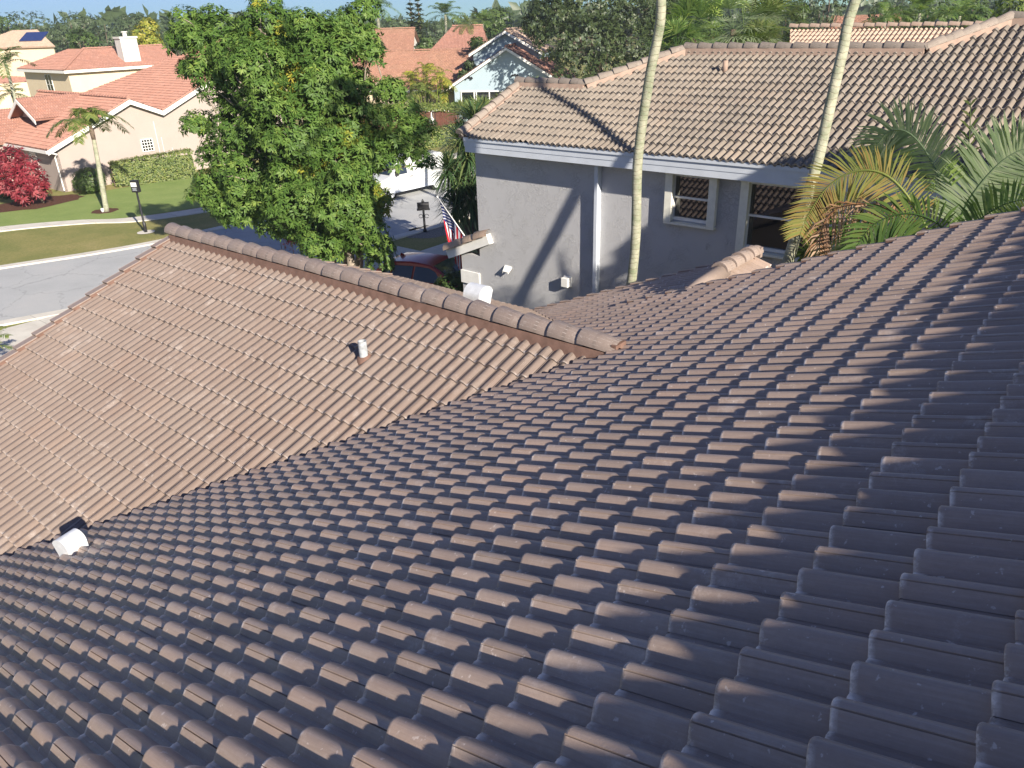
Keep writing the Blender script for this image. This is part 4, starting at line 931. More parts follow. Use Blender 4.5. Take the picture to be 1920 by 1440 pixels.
disc('concrete_pad', (lp@ga, lp@gb), .42, .42, .03, M['conc'], 'round concrete pad under the black post', 18, .03)
c = Pz(193, 398); mb = MB(); mb.tube([c, c+gz*.16], [.05, .09], 10); mb.tube([c+gz*.16, c+gz*.22], [.10, .07], 10); o = mb.build('ground_spotlight', M['white'], None, True); tag(o, 'little pale spotlight at the foot of the young palm', 'light')
# mailbox
mp = Pz(797, 435); root = empty('mailbox', mp, 'black mailbox on ornate post in the gravel bed', 'mailbox')
mb = MB(); mb.tube([mp, mp+gz*.12, mp+gz*.14, mp+gz*1.42], [.10, .09, .055, .05], 12); mb.tube([mp+gz*1.42, mp+gz*1.5, mp+gz*1.56], [.075, .04, .0], 10)
for sd in (-1, 1):
    for k in range(8):
        a0_, a1_ = k*.7, (k+1)*.7; c_ = mp+gz*.75+V(sd*.14, 0, 0); mb.tube([c_+V(math.cos(a0_)*.09*sd, 0, math.sin(a0_)*.09), c_+V(math.cos(a1_)*.09*sd, 0, math.sin(a1_)*.09)], .014, 5)
mb.build('post', M['black'], root)
mb = MB(); bx = nrm(V(1, .15, 0)); by = nrm(V(-.15, 1, 0)); cc = mp+gz*1.16
pr = [cc+by*.11*math.cos(t)+gz*(.13+.11*math.sin(t)) for t in np.linspace(0, math.pi, 9)]+[cc-by*.11-gz*.06, cc+by*.11-gz*.06]
mb.prism([p-bx*.27 for p in pr], bx*.54); mb.box(cc-gz*.09, bx*.30, by*.13, gz*.025); mb.build('box', M['black'], root)
# van
def car_body(root, o0, fwd, prof_pts, hw, inset, mat, zt, name='body'):
    """side outline (s along fwd from rear, z) lofted across; tumblehome narrows above zt"""
    sd = np.array([-fwd[1], fwd[0], 0]); zmax = max(p[1] for p in prof_pts)
    def half(z): return hw if z < zt else hw-inset*((z-zt)/(zmax-zt))**1.15
    rows = []
    for fr_, shr in ((-1, .045), (-1, 0), (-.93, -.0), (0, -.0), (.93, -.0), (1, 0), (1, .045)):
        row = []
        cx = sum(p[0] for p in prof_pts)/len(prof_pts); cz = sum(p[1] for p in prof_pts)/len(prof_pts)
        for (s, z) in prof_pts:
            k = 1.0 if abs(fr_) >= .93 else 1.
            dz_ = .035*(1-abs(fr_)**2) if z > zmax*.93 else 0
            ds = (.10*(1-abs(fr_)**4))*(1 if s > cx else -1)*(abs(s-cx)/cx)**3
            ss, z2 = s+ds, z+dz_
            if shr: ss += (cx-ss)*shr*.6; z2 += (cz-z2)*shr
            row.append(o0+fwd*ss+sd*(half(z)*fr_*(1.0 if not shr else 1.0)+0)+gz*z2)
        rows.append(row)
    mb = MB(); n = len(prof_pts)
    vs = [p for r_ in rows[1:6] for p in r_]
    fs = [[r*n+i, r*n+(i+1) % n, (r+1)*n+(i+1) % n, (r+1)*n+i] for r in range(4) for i in range(n)]
    mb.add(vs, fs); mb.add(rows[1], [list(range(n))]); mb.add(rows[5], [list(range(n))])
    o = mb.build(name, mat, root, False); b = bmesh.new(); b.from_mesh(o.data); bmesh.ops.remove_doubles(b, verts=b.verts, dist=.001); bmesh.ops.recalc_face_normals(b, faces=b.faces); b.to_mesh(o.data); b.free()
    bevel(o, .04, 3, 25); o.data.polygons.foreach_set('use_smooth', [True]*len(o.data.polygons))
    try: o.data.set_sharp_from_angle(angle=R(50))
    except Exception: pass
    return half, sd
def side_pane(root, o0, fwd, sd, half, poly, side, mat, name, th=.012, proud=.004):
    mb = MB(); P_ = [o0+fwd*s+sd*side*(half(z)+proud)+gz*z for s, z in poly]; mb.prism(P_, -sd*side*th); return mb.build(name, mat, root)
def wheel(root, c, sd, r=.36, wd=.22):
    mb = MB(); mb.tube([c-sd*wd/2, c-sd*wd*.42, c+sd*wd*.42, c+sd*wd/2], [r*.93, r, r, r*.93], 24); wh = mb.build('wheel', M['tyre'], root, True)
    mb = MB(); mb.tube([c-sd*(wd/2+.01), c+sd*(wd/2+.01)], r*.6, 20)
    for k in range(5):
        a_ = k*2*math.pi/5; f_ = np.cross(sd, gz); d_ = f_*math.cos(a_)+gz*math.sin(a_)
        mb.box(c+d_*r*.33, d_*r*.25, sd*(wd/2+.018), np.cross(d_, sd)*.03)
    h = mb.build('rim', M['galv']); h.parent = wh
M['tyre'] = simple('black_rubber', (.02, .02, .02), .85, .2)
def paint(name, col, rough=.25):
    m, t, b = nodes(name, rough, .5); b.inputs['Base Color'].default_value = (*col, 1); b.inputs['Coat Weight'].default_value = .35; b.inputs['Coat Roughness'].default_value = .06
    bump(t, b, noise(t, 2, 2), .03, .01); return m
M['vanpaint'] = paint('white_van_paint', (.60, .61, .61)); M['redpaint'] = paint('dark_red_car_paint', (.32, .02, .03), .3)
M['carglass'] = nodes('car_glass', .04, .8)[0]; M['carglass'].node_tree.nodes['Principled BSDF'].inputs['Base Color'].default_value = (.02, .03, .045, 1)
vf = nrm(-gb+ga*.03); ve = Pz(752, 372); vs_ = nrm(V(-vf[1], vf[0], 0))
vo = ve-vf*3.75+ga*1.0
van = empty('parked_van', vo+vf*2.6, 'white cargo van parked on the street behind the spiky plant', 'van')
vp = [(0, .42), (0, .95), (.05, 1.75), (.16, 2.02), (.4, 2.08), (3.3, 2.08), (3.62, 1.98), (4.28, 1.28), (5.15, 1.08), (5.38, .92), (5.42, .45), (5.2, .36), (.2, .36)]
half, sdv = car_body(van, vo, vf, vp, 1.0, .17, M['vanpaint'], 1.15)
vside = 1 if (sdv@ga) < 0 else -1
for side in (-1, 1):
    side_pane(van, vo, vf, sdv, half, [(3.08, 1.30), (3.98, 1.30), (3.62, 1.84), (3.08, 1.86)], side, M['carglass'], 'side_window')
    side_pane(van, vo, vf, sdv, half, [(2.98, .55), (2.992, .55), (2.992, 1.9), (2.98, 1.9)], side, M['black'], 'door_seam', .01, .003)
    side_pane(van, vo, vf, sdv, half, [(.3, .98), (5.1, .98), (5.1, 1.0), (.3, 1.0)], side, M['fascia'], 'body_moulding', .01, .006)
    side_pane(van, vo, vf, sdv, half, [(2.72, 1.08), (2.9, 1.08), (2.9, 1.12), (2.72, 1.12)], side, M['black'], 'door_handle', .03, .02)
    side_pane(van, vo, vf, sdv, half, [(.25, .36), (5.2, .36), (5.2, .50), (.25, .50)], side, M['fascia'], 'sill', .02, .005)
    for s in (.95, 4.35): wheel(van, vo+vf*s+sdv*side*.88+gz*.36, sdv)
mb = MB(); mb.prism([vo+vf*3.66+sdv*(-.72)+gz*1.955, vo+vf*3.66+sdv*.72+gz*1.955, vo+vf*4.26+sdv*.82+gz*1.33, vo+vf*4.26-sdv*.82+gz*1.33], nrm(vf*.7+gz*.7)*.03); mb.build('windscreen', M['carglass'], van)
for side in (-1, 1):
    mb = MB(); mb.box(vo+vf*3.95+sdv*side*1.12+gz*1.42, vf*.06, sdv*.10, gz*.13); mb.box(vo+vf*3.95+sdv*side*1.0+gz*1.34, vf*.02, sdv*.06, gz*.02); bevel(mb.build('wing_mirror', M['black'], van), .02)
    mb = MB(); mb.box(vo+vf*5.44+sdv*side*.78+gz*.80, vf*.02, sdv*.14, gz*.09); mb.build('headlight', M['galv'], van)
# red car
cf = nrm(-ga*math.cos(R(14))+gb*math.sin(R(14))); cs = nrm(V(-cf[1], cf[0], 0)); near = Pz(815, 504, 1.5)
cside = -1 if (cs@gb) > 0 else 1
cout = near-cf*2.55-cs*cside*.62; cout[2] = .06
car = empty('parked_car', cout+cf*2.2, 'dark red hatchback parked on the driveway of the grey house', 'car')
cp = [(0, .35), (-.02, .75), (.12, 1.02), (.45, 1.40), (.75, 1.52), (1.6, 1.58), (2.35, 1.54), (2.75, 1.40), (3.35, 1.04), (4.2, .88), (4.45, .68), (4.48, .35), (4.2, .24), (.25, .24)]
half, sdc = car_body(car, cout, cf, cp, .90, .30, M['redpaint'], .95)
for side in (-1, 1):
    side_pane(car, cout, cf, sdc, half, [(.42, 1.06), (.82, 1.04), (.92, 1.42), (.62, 1.36)], side, M['carglass'], 'side_window')
    side_pane(car, cout, cf, sdc, half, [(.88, 1.04), (1.72, 1.02), (1.75, 1.46), (.98, 1.43)], side, M['carglass'], 'side_window')
    side_pane(car, cout, cf, sdc, half, [(1.80, 1.02), (2.95, 1.02), (2.62, 1.36), (2.35, 1.45), (1.83, 1.46)], side, M['carglass'], 'side_window')
    for s in (.85, 3.6): wheel(car, cout+cf*s+sdc*side*.80+gz*.33, sdc, .33, .2)
    mb = MB(); mb.box(cout+cf*.06+sdc*side*.72+gz*.88, cf*.06, sdc*.14, gz*.07); mb.build('tail_light', M['flower'], car)
    mb = MB(); mb.box(cout+cf*2.95+sdc*side*.99+gz*1.06, cf*.05, sdc*.09, gz*.06); bevel(mb.build('wing_mirror', M['redpaint'], car), .015)
mb = MB(); n1 = nrm(cf*.5+gz*.86)
mb.prism([cout+cf*2.50+sdc*(-.56)+gz*1.505, cout+cf*2.50+sdc*.56+gz*1.505, cout+cf*3.30+sdc*.74+gz*1.10, cout+cf*3.30-sdc*.74+gz*1.10], n1*.03); mb.build('windscreen', M['carglass'], car)
mb = MB(); mb.prism([cout+cf*.52+sdc*(-.55)+gz*1.42, cout+cf*.52+sdc*.55+gz*1.42, cout+cf*.16+sdc*.66+gz*1.08, cout+cf*.16-sdc*.66+gz*1.08], nrm(-cf+gz)*.03); mb.build('rear_window', M['carglass'], car)
mb = MB(); mb.prism([cout+cf*.80+gz*1.56, cout+cf*1.02+gz*1.58, cout+cf*.84+gz*1.66], sdc*.03); mb.build('antenna', M['redpaint'], car)

# flag
fl = empty('flag', Plb(15.2, 876, 446), 'American flag hanging from an angled pole at the grey house corner', 'flag')
q0, q1 = Plb(15.3, 822, 372), Plb(15.1, 880, 455)
mb = MB(); mb.tube([q1, q0+(q0-q1)*.03], [.016, .013], 8); mb.tube([q0+(q0-q1)*.02, q0+(q0-q1)*.05], .025, 8); mb.build('pole', M['white'], fl, True)
M['fred'] = simple('flag_red', (.45, .02, .03), .8, .1, .05); M['fblue'] = simple('flag_blue', (.02, .035, .16), .8, .1, .05); M['fwhite'] = simple('flag_white', (.75, .75, .78), .8, .1, .05)
# hoist runs along the pole (q0 tip -> q0+..), cloth hangs down from it
hoist = (q1-q0)*.93; cloth_drop = gz*-1.32
def fpt(s, t):   # s 0..1 along hoist from tip, t 0..1 down the fly
    fold = .07*math.sin(t*2+s*11)*t+.045*math.sin(s*23+t*4)*t
    pt = q0+hoist*s+cloth_drop*t*(1.0-.12*s)
    pull = (q0+hoist*.62+cloth_drop*t)-pt; k_ = .55*t**.8
    return pt+V(pull[0], pull[1], 0)*k_+gb*(-fold)*1.2-ga*fold*.5
mb = MB(); S_, T_ = 26, 40
for i in range(S_):
    for j in range(T_):
        s, t = (i+.5)/S_, (j+.5)/T_; st_ = int(s*13)
        mi = 1 if (s < .54 and t < .40) else (0 if st_ % 2 == 0 else 2)
        mb.add([fpt(i/S_, j/T_), fpt((i+1)/S_, j/T_), fpt((i+1)/S_, (j+1)/T_), fpt(i/S_, (j+1)/T_)], [[0, 1, 2, 3]], mi)
mb.build('cloth', [M['fred'], M['fblue'], M['fwhite']], fl, True)
mb = MB()
for i in range(5):
    for j in range(6):
        for k2 in (0, 1):
            if k2 and (i == 4 or j == 5): continue
            s = (i+.5+.5*k2)/9.4; t = (j+.5+.5*k2)/15.6; c = fpt(s, t); n_s = nrm(np.cross(fpt(s+.01, t)-c, fpt(s, t+.01)-c)); n_s = n_s if n_s@(C0-c) > 0 else -n_s
            u_ = nrm(fpt(s, t+.01)-c); r_ = nrm(np.cross(n_s, u_)); pts = []
            for m_ in range(10):
                rad_ = .026 if m_ % 2 == 0 else .011; a_ = math.pi/5*m_; pts.append(c+n_s*.008+(u_*math.cos(a_)+r_*math.sin(a_))*rad_)
            mb.poly(pts)
mb.build('stars', M['fwhite'], fl)

# ------------------------------------------------------------------ PINK HOUSE (across the street)
hp = empty('pink_stucco_house', W(56, 24, 0), 'pink stucco house with coral tile roof and small gable dormer across the street', 'house')
PW = W(52.4, 0, 0)
wp = lambda u, v, d=0.: Pn(ga, PW+ga*d, u, v)
eL, a1_, vV, uR = wp(86, 284), wp(242, 184), wp(303, 208), wp(372, 165)
gm = lambda p: (p@gb, p[2])
T3 = .43
b_e, z_e = gm(eL); b_a, z_a = gm(a1_); b_v, z_v = gm(vV)
z_e = 2.6; b_a = b_e+(5.0-z_e)/T3; z_a = 5.0; b_v = b_a+2.05; z_v = z_a-2.05*T3
P2z = lambda b: z_v+T3*(b-b_v)
bR = b_v+9.5
mb = MB(); fr_ = 52.4
mb.prism([W(fr_, b_e+.45, 0), W(fr_, bR, 0), W(fr_, bR, P2z(bR)-.2), W(fr_, b_v, z_v-.2), W(fr_, b_a, z_a-.2), W(fr_, b_e+.45, z_e+.0)], ga*.2)
mb.prism([W(fr_, b_e+.45, 0), W(64, b_e+.45, 0), W(64, b_e+.45, z_e-.1), W(fr_, b_e+.45, z_e-.1)], gb*.2)
mb.build('wall', M['stuccoP'], hp)
def face(name, P, fd, mat, parent, segs=4, thick=.045, **k):
    """planar roof face from 3-D corner points"""
    P = [np.asarray(p, float) for p in P]; n = nrm(np.cross(P[1]-P[0], P[2]-P[0])); n = n if n[2] > 0 else -n
    g_ = nrm(gz-n*n[2]); F_ = -g_; U_ = nrm(np.cross(F_, n)); q = [((p-P[0])@U_, (p-P[0])@F_) for p in P]
    tiles(name, P[0], U_, F_, [q], mat, parent, .045, segs, thick=thick, jit=.004, seams=False); mb = MB(); slab(mb, P, .1, .015); mb.build('roof_deck', mat, parent)
f0 = 52.1
# P1: eave (b_e,z_e) to ridge (b_a,z_a), from gable front back along ga
face('roof_slope', [W(f0, b_e, z_e), W(f0, b_a, z_a), W(66, b_a, z_a), W(59.3, b_e, z_e)], -gb, M['tileO'], hp)
face('roof_slope', [W(f0, b_a, z_a), W(f0, b_v, z_v), W(55.4, b_v, z_v), W(54.6, b_a, z_a)], gb, M['tileO'], hp)
top2 = b_v+9.0
face('roof_slope', [W(f0, b_v, z_v), W(f0, top2, P2z(top2)), W(58.8, top2, P2z(top2)), W(66, b_v+1.5, P2z(b_v+1.5)), W(66, b_v, z_v)], -gb, M['tileO'], hp)
mb = MB()
for (p, q) in ((W(f0-.02, b_e-.05, z_e), W(f0-.02, b_a, z_a)), (W(f0-.02, b_a, z_a), W(f0-.02, b_v, z_v)), (W(f0-.02, b_v, z_v), W(f0-.02, top2, P2z(top2)))):
    mb.prism([p-gz*.02, q-gz*.02, q-gz*.30, p-gz*.30], -ga*.06)
mb.prism([W(f0, b_e, z_e-.05), W(60, b_e, z_e-.05), W(60, b_e, z_e-.22), W(f0, b_e, z_e-.22)], -gb*.12)
mb.build('fascia', M['white'], hp)
mb = MB(); c_ = W(f0, b_e+.0, z_e-.15); mb.tube([c_, c_+gb*.45-gz*.15, W(52.35, b_e+.4, z_e-.5), W(52.35, b_e+.42, .1)], .045, 6); mb.build('downspout', M['white'], hp)
cap_obj('ridge_caps', [(W(f0, b_a, z_a+.05), W(66, b_a, z_a+.05)), (W(f0, top2, P2z(top2)+.05), W(58.8, top2, P2z(top2)+.05))], M['tileO'], hp, rad=.12, ex=.4, lift=.04)
cap_obj('rake_caps', [(W(f0, b_e, z_e+.02), W(f0, b_a, z_a+.02)), (W(f0, b_v, z_v+.02), W(f0, top2, P2z(top2)+.02))], M['tileO'], hp, rad=.10, ex=.4)
# dormer gable on P1 facing -gb
dz = 59.2; dzb = b_a-4.0; zd = z_a+.15
for sg in (1, -1):
    face('dormer_roof', [W(dz, dzb, zd), W(dz, b_a+1., zd), W(dz+sg*2.2, b_a+1., zd-2.2*.55), W(dz+sg*2.2, dzb, zd-2.2*.55)], sg*ga, M['tileO'], hp)
mb = MB()
for sg in (1, -1): mb.prism([W(dz, dzb-.02, zd-.05), W(dz+sg*2.2, dzb-.02, zd-.05-2.2*.55), W(dz+sg*2.2, dzb-.02, zd-.30-2.2*.55), W(dz, dzb-.02, zd-.30)], -gb*.05)
mb.build('dormer_fascia', M['white'], hp)
mb = MB(); mb.prism([W(dz+1.8, dzb+.7, zd-1.3), W(dz-1.8, dzb+.7, zd-1.3), W(dz, dzb+.7, zd-.2)], gb*.1); mb.build('dormer_wall', M['stuccoP'], hp)
# left projecting wing W2 whose slope faces us (falls toward -ga)
face('roof_slope', [W(58.6, 19.4, z_e), W(62.6, 19.4+3.9, z_e+1.72), W(62.6, 8, z_e+1.72), W(58.6, 8, z_e)], -ga, M['tileO'], hp)
mb = MB(); mb.prism([W(59.0, 8, 0), W(59.0, b_e+.4, 0), W(59.0, b_e+.4, z_e-.05), W(59.0, 8, z_e-.05)], ga*.2); mb.build('wall', M['stuccoP'], hp)
# windows of pink house
def small_win(parent, c, ux, wd, ht, nx=2, ny=2, nrm_=None, fmat='white'):
    f = MB(); n_ = nrm_; t = .05
    for sx2 in (-1, 1): f.box(c+ux*sx2*(wd/2), ux*t/2*1.0, n_*.04, gz*(ht/2+t/2))
    for sz in (-1, 1): f.box(c+gz*sz*(ht/2), ux*(wd/2-t/2), n_*.04, gz*t/2)
    for k in range(1, nx): f.box(c+ux*(k/nx-.5)*wd, ux*.018, n_*.03, gz*(ht/2-t/2))
    for k in range(1, ny): f.box(c+gz*(k/ny-.5)*ht, ux*(wd/2-t/2), n_*.028, gz*.018)
    o = f.build('window_frame', M[fmat], parent); p = MB(); p.box(c+n_*.002, ux*(wd/2-t/2), n_*.012, gz*(ht/2-t/2)); g_ = p.build('window_pane', M['glass']); g_.parent = o
wc = wp(276, 272); small_win(hp, W(52.38, wc@gb, wc[2]), gb, .75, .75, 4, 4, -ga)
wc = Pn(gb, W(0, b_e+.42, 0), 62, 290); small_win(hp, W(wc@ga, b_e+.42, 1.45), ga, .9, 1.4, 3, 4, -gb)
mb = MB(); c_ = wp(305, 272); mb.tube([c_-ga*.03+gz*.5, c_-ga*.03-gz*.5, c_-ga*.03-gz*.5+gb*.6, c_-ga*.03+gb*.6-gz*.25], .02, 5); mb.build('wall_conduit', M['fascia'], hp)
mb = MB(); c_ = wp(294, 260); mb.box(c_-ga*.02, gb*.015, ga*.015, gz*1.1); mb.build('wall_joint', M['fascia'], hp)

# ------------------------------------------------------------------ YELLOW HOUSE behind it, with chimney
hy = empty('yellow_stucco_house', W(78, 22, 0), 'two storey pale yellow house with coral hip roof and tall chimney', 'house')
ze = 5.5; e0 = Pz(120, 132, ze); print('yellow eave corner', e0@ga, e0@gb)
A0, B0 = e0@ga, e0@gb
rdg = 4.2; za = ze+rdg*T
face('roof_slope', [W(A0, B0, ze), W(A0+rdg, B0+rdg, za), W(A0+rdg, B0+rdg+9, za), W(A0, B0+13, ze)], -ga, M['tileO'], hy)
face('roof_slope', [W(A0, B0, ze), W(A0+12, B0, ze), W(A0+12-rdg, B0+rdg, za), W(A0+rdg, B0+rdg, za)], -gb, M['tileO'], hy)
cap_obj('ridge_caps', [(W(A0, B0, ze+.05), W(A0+rdg, B0+rdg, za+.05)), (W(A0+rdg, B0+rdg, za+.05), W(A0+rdg, B0+rdg+9, za+.05))], M['tileO'], hy, rad=.12, ex=.4, lift=.04)
mb = MB(); mb.gbox(A0+.5, A0+11.5, B0+.5, B0+.7, 0, ze-.1); mb.gbox(A0+.5, A0+.7, B0+.7, B0+12.5, 0, ze-.1); mb.build('wall', M['stuccoY'], hy)
mb = MB(); mb.gbox(A0-.03, A0+.03, B0-.03, B0+13, ze-.3, ze-.04); mb.gbox(A0+.03, A0+12, B0-.03, B0+.03, ze-.3, ze-.04); mb.build('fascia', M['white'], hy)
wc = Pn(gb, W(0, B0+.5, 0), 94, 158); small_win(hy, wc-gb*.02, ga, 1.5, 1.9, 2, 2, -gb)
ch0 = Pn(-ga, W(A0+1.2, 0, 0), 245, 105); cb = ch0@gb
mb = MB(); mb.gbox(A0+.9, A0+2.2, cb-.9, cb+.9, 4.5, 8.15); mb.gbox(A0+.8, A0+2.3, cb-1.0, cb+1.0, 8.15, 8.35); mb.tube([W(A0+1.5, cb, 8.35), W(A0+1.5, cb, 8.75)], .22, 12); mb.tube([W(A0+1.5, cb, 8.75), W(A0+1.5, cb, 8.85)], [.34, .3], 12)
bevel(mb.build('chimney', M['stuccoW'], hy), .02)
# lower left wing
q0_ = Pz(-40, 150, 3.4); 
face('roof_slope', [Pz(-60, 160, 3.2), Pz(62, 152, 3.2), Pz(40, 118, 5.0), Pz(-60, 112, 5.0)], -gb, M['tileO'], hy)
mb = MB(); pA_, pB_ = Pz(-60, 160, 3.2), Pz(60, 153, 3.2); s_ = nrm(V(*(pB_-pA_)[:2], 0)); n_y = np.cross(s_, gz); mb.prism([pA_-gz*.05, pB_-gz*.05, V(pB_[0], pB_[1], 0), V(pA_[0], pA_[1], 0)], V(0, .25, 0)+V(0, .3, 0)); mb.build('wall', M['stuccoY'], hy)

# ------------------------------------------------------------------ houses in the middle distance
def gable_house(name, label, pix_ridge, pix_eave, zr, ze_, mat, wallmat, extra=None, back=6., segs=3, Y=None):
    """one long slope seen from the front: ridge and eave corners read on real heights"""
    rL, rR = (Pz(*pix_ridge[0], zr), Pz(*pix_ridge[1], zr)) if Y is None else (Py(*pix_ridge[0], Y), Py(*pix_ridge[1], Y))
    if Y is not None: rR[2] = rL[2]; zr = float(rL[2]); ze_ = zr-3.5
    h_ = nrm(V(*(rR-rL)[:2], 0)); nb = np.array([h_[1], -h_[0], 0]); nb = nb if nb[1] < 0 else -nb
    run = (zr-ze_)/T; root = empty(name, V(*((rL+rR)/2)[:2], 0), label, 'house')
    eLp, eRp = rL+nb*run-gz*(zr-ze_)-h_*pix_eave[0], rR+nb*run-gz*(zr-ze_)+h_*pix_eave[1]
    face('roof_slope', [rL, rR, eRp, eLp], nb, M[mat], root, segs)
    bL, bR_ = rL-nb*run-gz*(zr-ze_)-h_*pix_eave[0], rR-nb*run-gz*(zr-ze_)+h_*pix_eave[1]
    mbd = MB(); slab(mbd, [rL, rR, bR_, bL], .1, 0); mbd.build('roof_slope', M[mat], root)
    cap_obj('ridge_caps', [(rL+gz*.05, rR+gz*.05)], M[mat], root, rad=.12, ex=.4, lift=.04)
    mbw = MB(); i_ = .4
    a_, b_ = eLp-nb*i_+h_*.4, eRp-nb*i_-h_*.4; c_, d_ = bR_+nb*i_-h_*.4, bL+nb*i_+h_*.4
    for p, q in ((a_, b_), (b_, c_), (c_, d_), (d_, a_)):
        p, q = V(p[0], p[1], 0), V(q[0], q[1], 0); mid = (p+q)/2; L_ = np.linalg.norm(q-p); t_ = (q-p)/L_; nn = np.cross(t_, gz); mbw.box(mid+gz*(ze_-.1)/2, t_*L_/2, nn*.09, gz*(ze_-.1)/2)
    for p, q, r_ in ((b_, c_, rR), (d_, a_, rL)):
        if (pix_eave[0] if r_ is rL else pix_eave[1]) < 1.5:
            x_ = h_*.4*(1 if r_ is rL else -1); mbw.prism([V(p[0], p[1], ze_-.1), V(q[0], q[1], ze_-.1), r_+x_-gz*.15], x_*.2)
    mbw.build('wall', M[wallmat], root)
    mf = MB(); mf.prism([eLp-gz*.04, eRp-gz*.04, eRp-gz*.26, eLp-gz*.26], nb*.05); mf.build('fascia', M['white'], root)
    return root, rL, rR, eLp, eRp, nb, h_
# terracotta house left-middle (C1)
h1, *_r = gable_house('terracotta_roof_house', 'terracotta tile roof house behind the brown fence', [(672, 98), (930, 92)], (1.0, 1.0), 6.2, 3.1, 'tileR', 'stuccoY')
wv = _r[2]; cW = wv+_r[5]*(-.4)+_r[5]*.12
small_win(h1, V(*(Pz(708, 178, 1.9)[:2]), 1.9), _r[5+0]*0+_r[-1], 1.6, 1.2, 1, 1, _r[5])
gable_house('coral_roof_house', 'coral roofed house with white gable right of the big tree', [(690, 56), (778, 53)], (.3, .3), 7.0, 3.4, 'tileR', 'stuccoW', Y=112)
gable_house('coral_roof_house', 'smooth coral roofed house left of the round green tree', [(848, 50), (905, 50)], (3.5, 1), 6.9, 3.3, 'tileO', 'stuccoW', Y=100)
# pale blue gable house
hb_ = empty('pale_blue_house', Pz(950, 200, 0), 'pale blue stucco house with two stacked gables and dark sliding doors', 'house')
D0 = Py(950, 190, 74.)
fwn = nrm(V(-.18, -1, 0)); hx = nrm(np.cross(gz, fwn)); hx = hx if hx[0] > 0 else -hx
FP = V(D0[0], D0[1], 0)
fp = lambda u, v, d=0.: Pn(fwn, FP-fwn*d, u, v)
apex, eLf, eRf = fp(950, 88), fp(840, 158), fp(1058, 160)
def gable(apx, hwid, slope, depth, base0, d0, mwall, mroof, root, trim='white'):
    eh = apx[2]-hwid*slope; l_, r_ = apx-hx*hwid-gz*hwid*slope, apx+hx*hwid-gz*hwid*slope; bk_ = -fwn*depth
    mb = MB(); i_ = .35; mb.prism([V(*(l_+hx*i_)[:2], base0), V(*(r_-hx*i_)[:2], base0), r_-hx*i_-gz*.05+gz*i_*slope, apx-gz*.12, l_+hx*i_-gz*.05+gz*i_*slope], -fwn*.2)
    for e_ in (l_+hx*i_, r_-hx*i_): mb.prism([V(e_[0], e_[1], base0)-fwn*.2, V(e_[0], e_[1], eh-.05)-fwn*.2, V(e_[0], e_[1], eh-.05)+bk_, V(e_[0], e_[1], base0)+bk_], hx*(.1 if e_ is l_ else -.1))
    mb.build('wall', M[mwall], root)
    f_ = fwn*.45
    face('roof_slope', [apx+f_, l_+f_, l_+bk_, apx+bk_], None, M[mroof], root, 3); face('roof_slope', [apx+f_, r_+f_, r_+bk_, apx+bk_], None, M[mroof], root, 3)
    mt = MB()
    for e_ in (l_, r_): mt.prism([apx+f_-gz*.02, e_+f_-gz*.02, e_+f_-gz*.26, apx+f_-gz*.26], fwn*.05)
    mt.build('fascia', M[trim], root)
    cap_obj('ridge_caps', [(apx+f_+gz*.05, apx+bk_+gz*.05)], M[mroof], root, rad=.12, ex=.4, lift=.03)
    return l_, r_
hw_ = (eRf-eLf)@hx/2; gable(apex, hw_, (apex[2]-(eLf[2]+eRf[2])/2)/hw_, 10, 0, 0, 'stuccoB', 'tileP', hb_)
apex2 = fp(948, 57, 4.5); gable(apex2, hw_*.66, .55, 9, 0, 0, 'stuccoB', 'tileT', hb_)
dr = fp(905, 185); 
mb = MB(); c_ = V(dr[0], dr[1], 1.85)
mb.box(c_+fwn*.03, hx*1.9, fwn*.03, gz*1.15); mb.build('sliding_door', M['glass'], hb_)
mb = MB()
for k in (-1.95, -.75, -.55, .65, 1.95): mb.box(c_+hx*k+fwn*.05, hx*.05, fwn*.03, gz*1.2)
mb.box(c_+gz*1.22+fwn*.05, hx*2.0, fwn*.03, gz*.05); mb.build('door_frame', M['white'], hb_)
for (u, v) in ((880, 145), (966, 140), (1026, 148)):
    c_ = fp(u, v); mb = MB(); mb.box(c_+fwn*.06, hx*.08, fwn*.06, gz*.08); mb.tube([c_+fwn*.1-hx*.18, c_+fwn*.2-hx*.28-gz*.1], [.08, .1], 8); mb.tube([c_+fwn*.1+hx*.18, c_+fwn*.2+hx*.28-gz*.1], [.08, .1], 8); mb.build('floodlight', M['black'], hb_)
# far left pale roof with solar panel
hs = empty('solar_roof_house', Pz(80, 70, 5), 'distant pale roofed house with a dark blue solar panel', 'house'); hs.location = Vector(V(*Pz(80, 80, 5)[:2], 0))
Ys = 118; r0_, r1_ = Py(24, 57, Ys), Py(70, 57, Ys); r1_[2] = r0_[2]
gh = nrm(V(*(r1_-r0_)[:2], 0)); nb = np.array([gh[1], -gh[0], 0]); nb = nb if nb[1] < 0 else -nb; rn = 5.; zr_ = r0_[2]
face('roof_slope', [r0_, r1_, r1_+gh*4.5+nb*rn-gz*rn*T, r0_-gh*4.5+nb*rn-gz*rn*T], nb, M['tileT'], hs, 3)
mb = MB(); e0_, e1_ = r0_-gh*4+nb*(rn-.4), r1_+gh*4+nb*(rn-.4); mb.prism([V(e0_[0], e0_[1], 0), V(e1_[0], e1_[1], 0), V(e1_[0], e1_[1], zr_-rn*T-.1), V(e0_[0], e0_[1], zr_-rn*T-.1)], -nb*.2); mb.build('wall', M['stuccoY'], hs)
mb = MB(); nv = nrm(nb*T+gz); c_ = r1_+nb*2.3-gz*2.3*T+nv*.15+gh*.6; mb.box(c_, gh*1.5, nrm(nb-gz*T)*1.3, nv*.04); mb.build('solar_panel', simple('solar_blue', (.02, .035, .13), .25, .6, .1), hs)
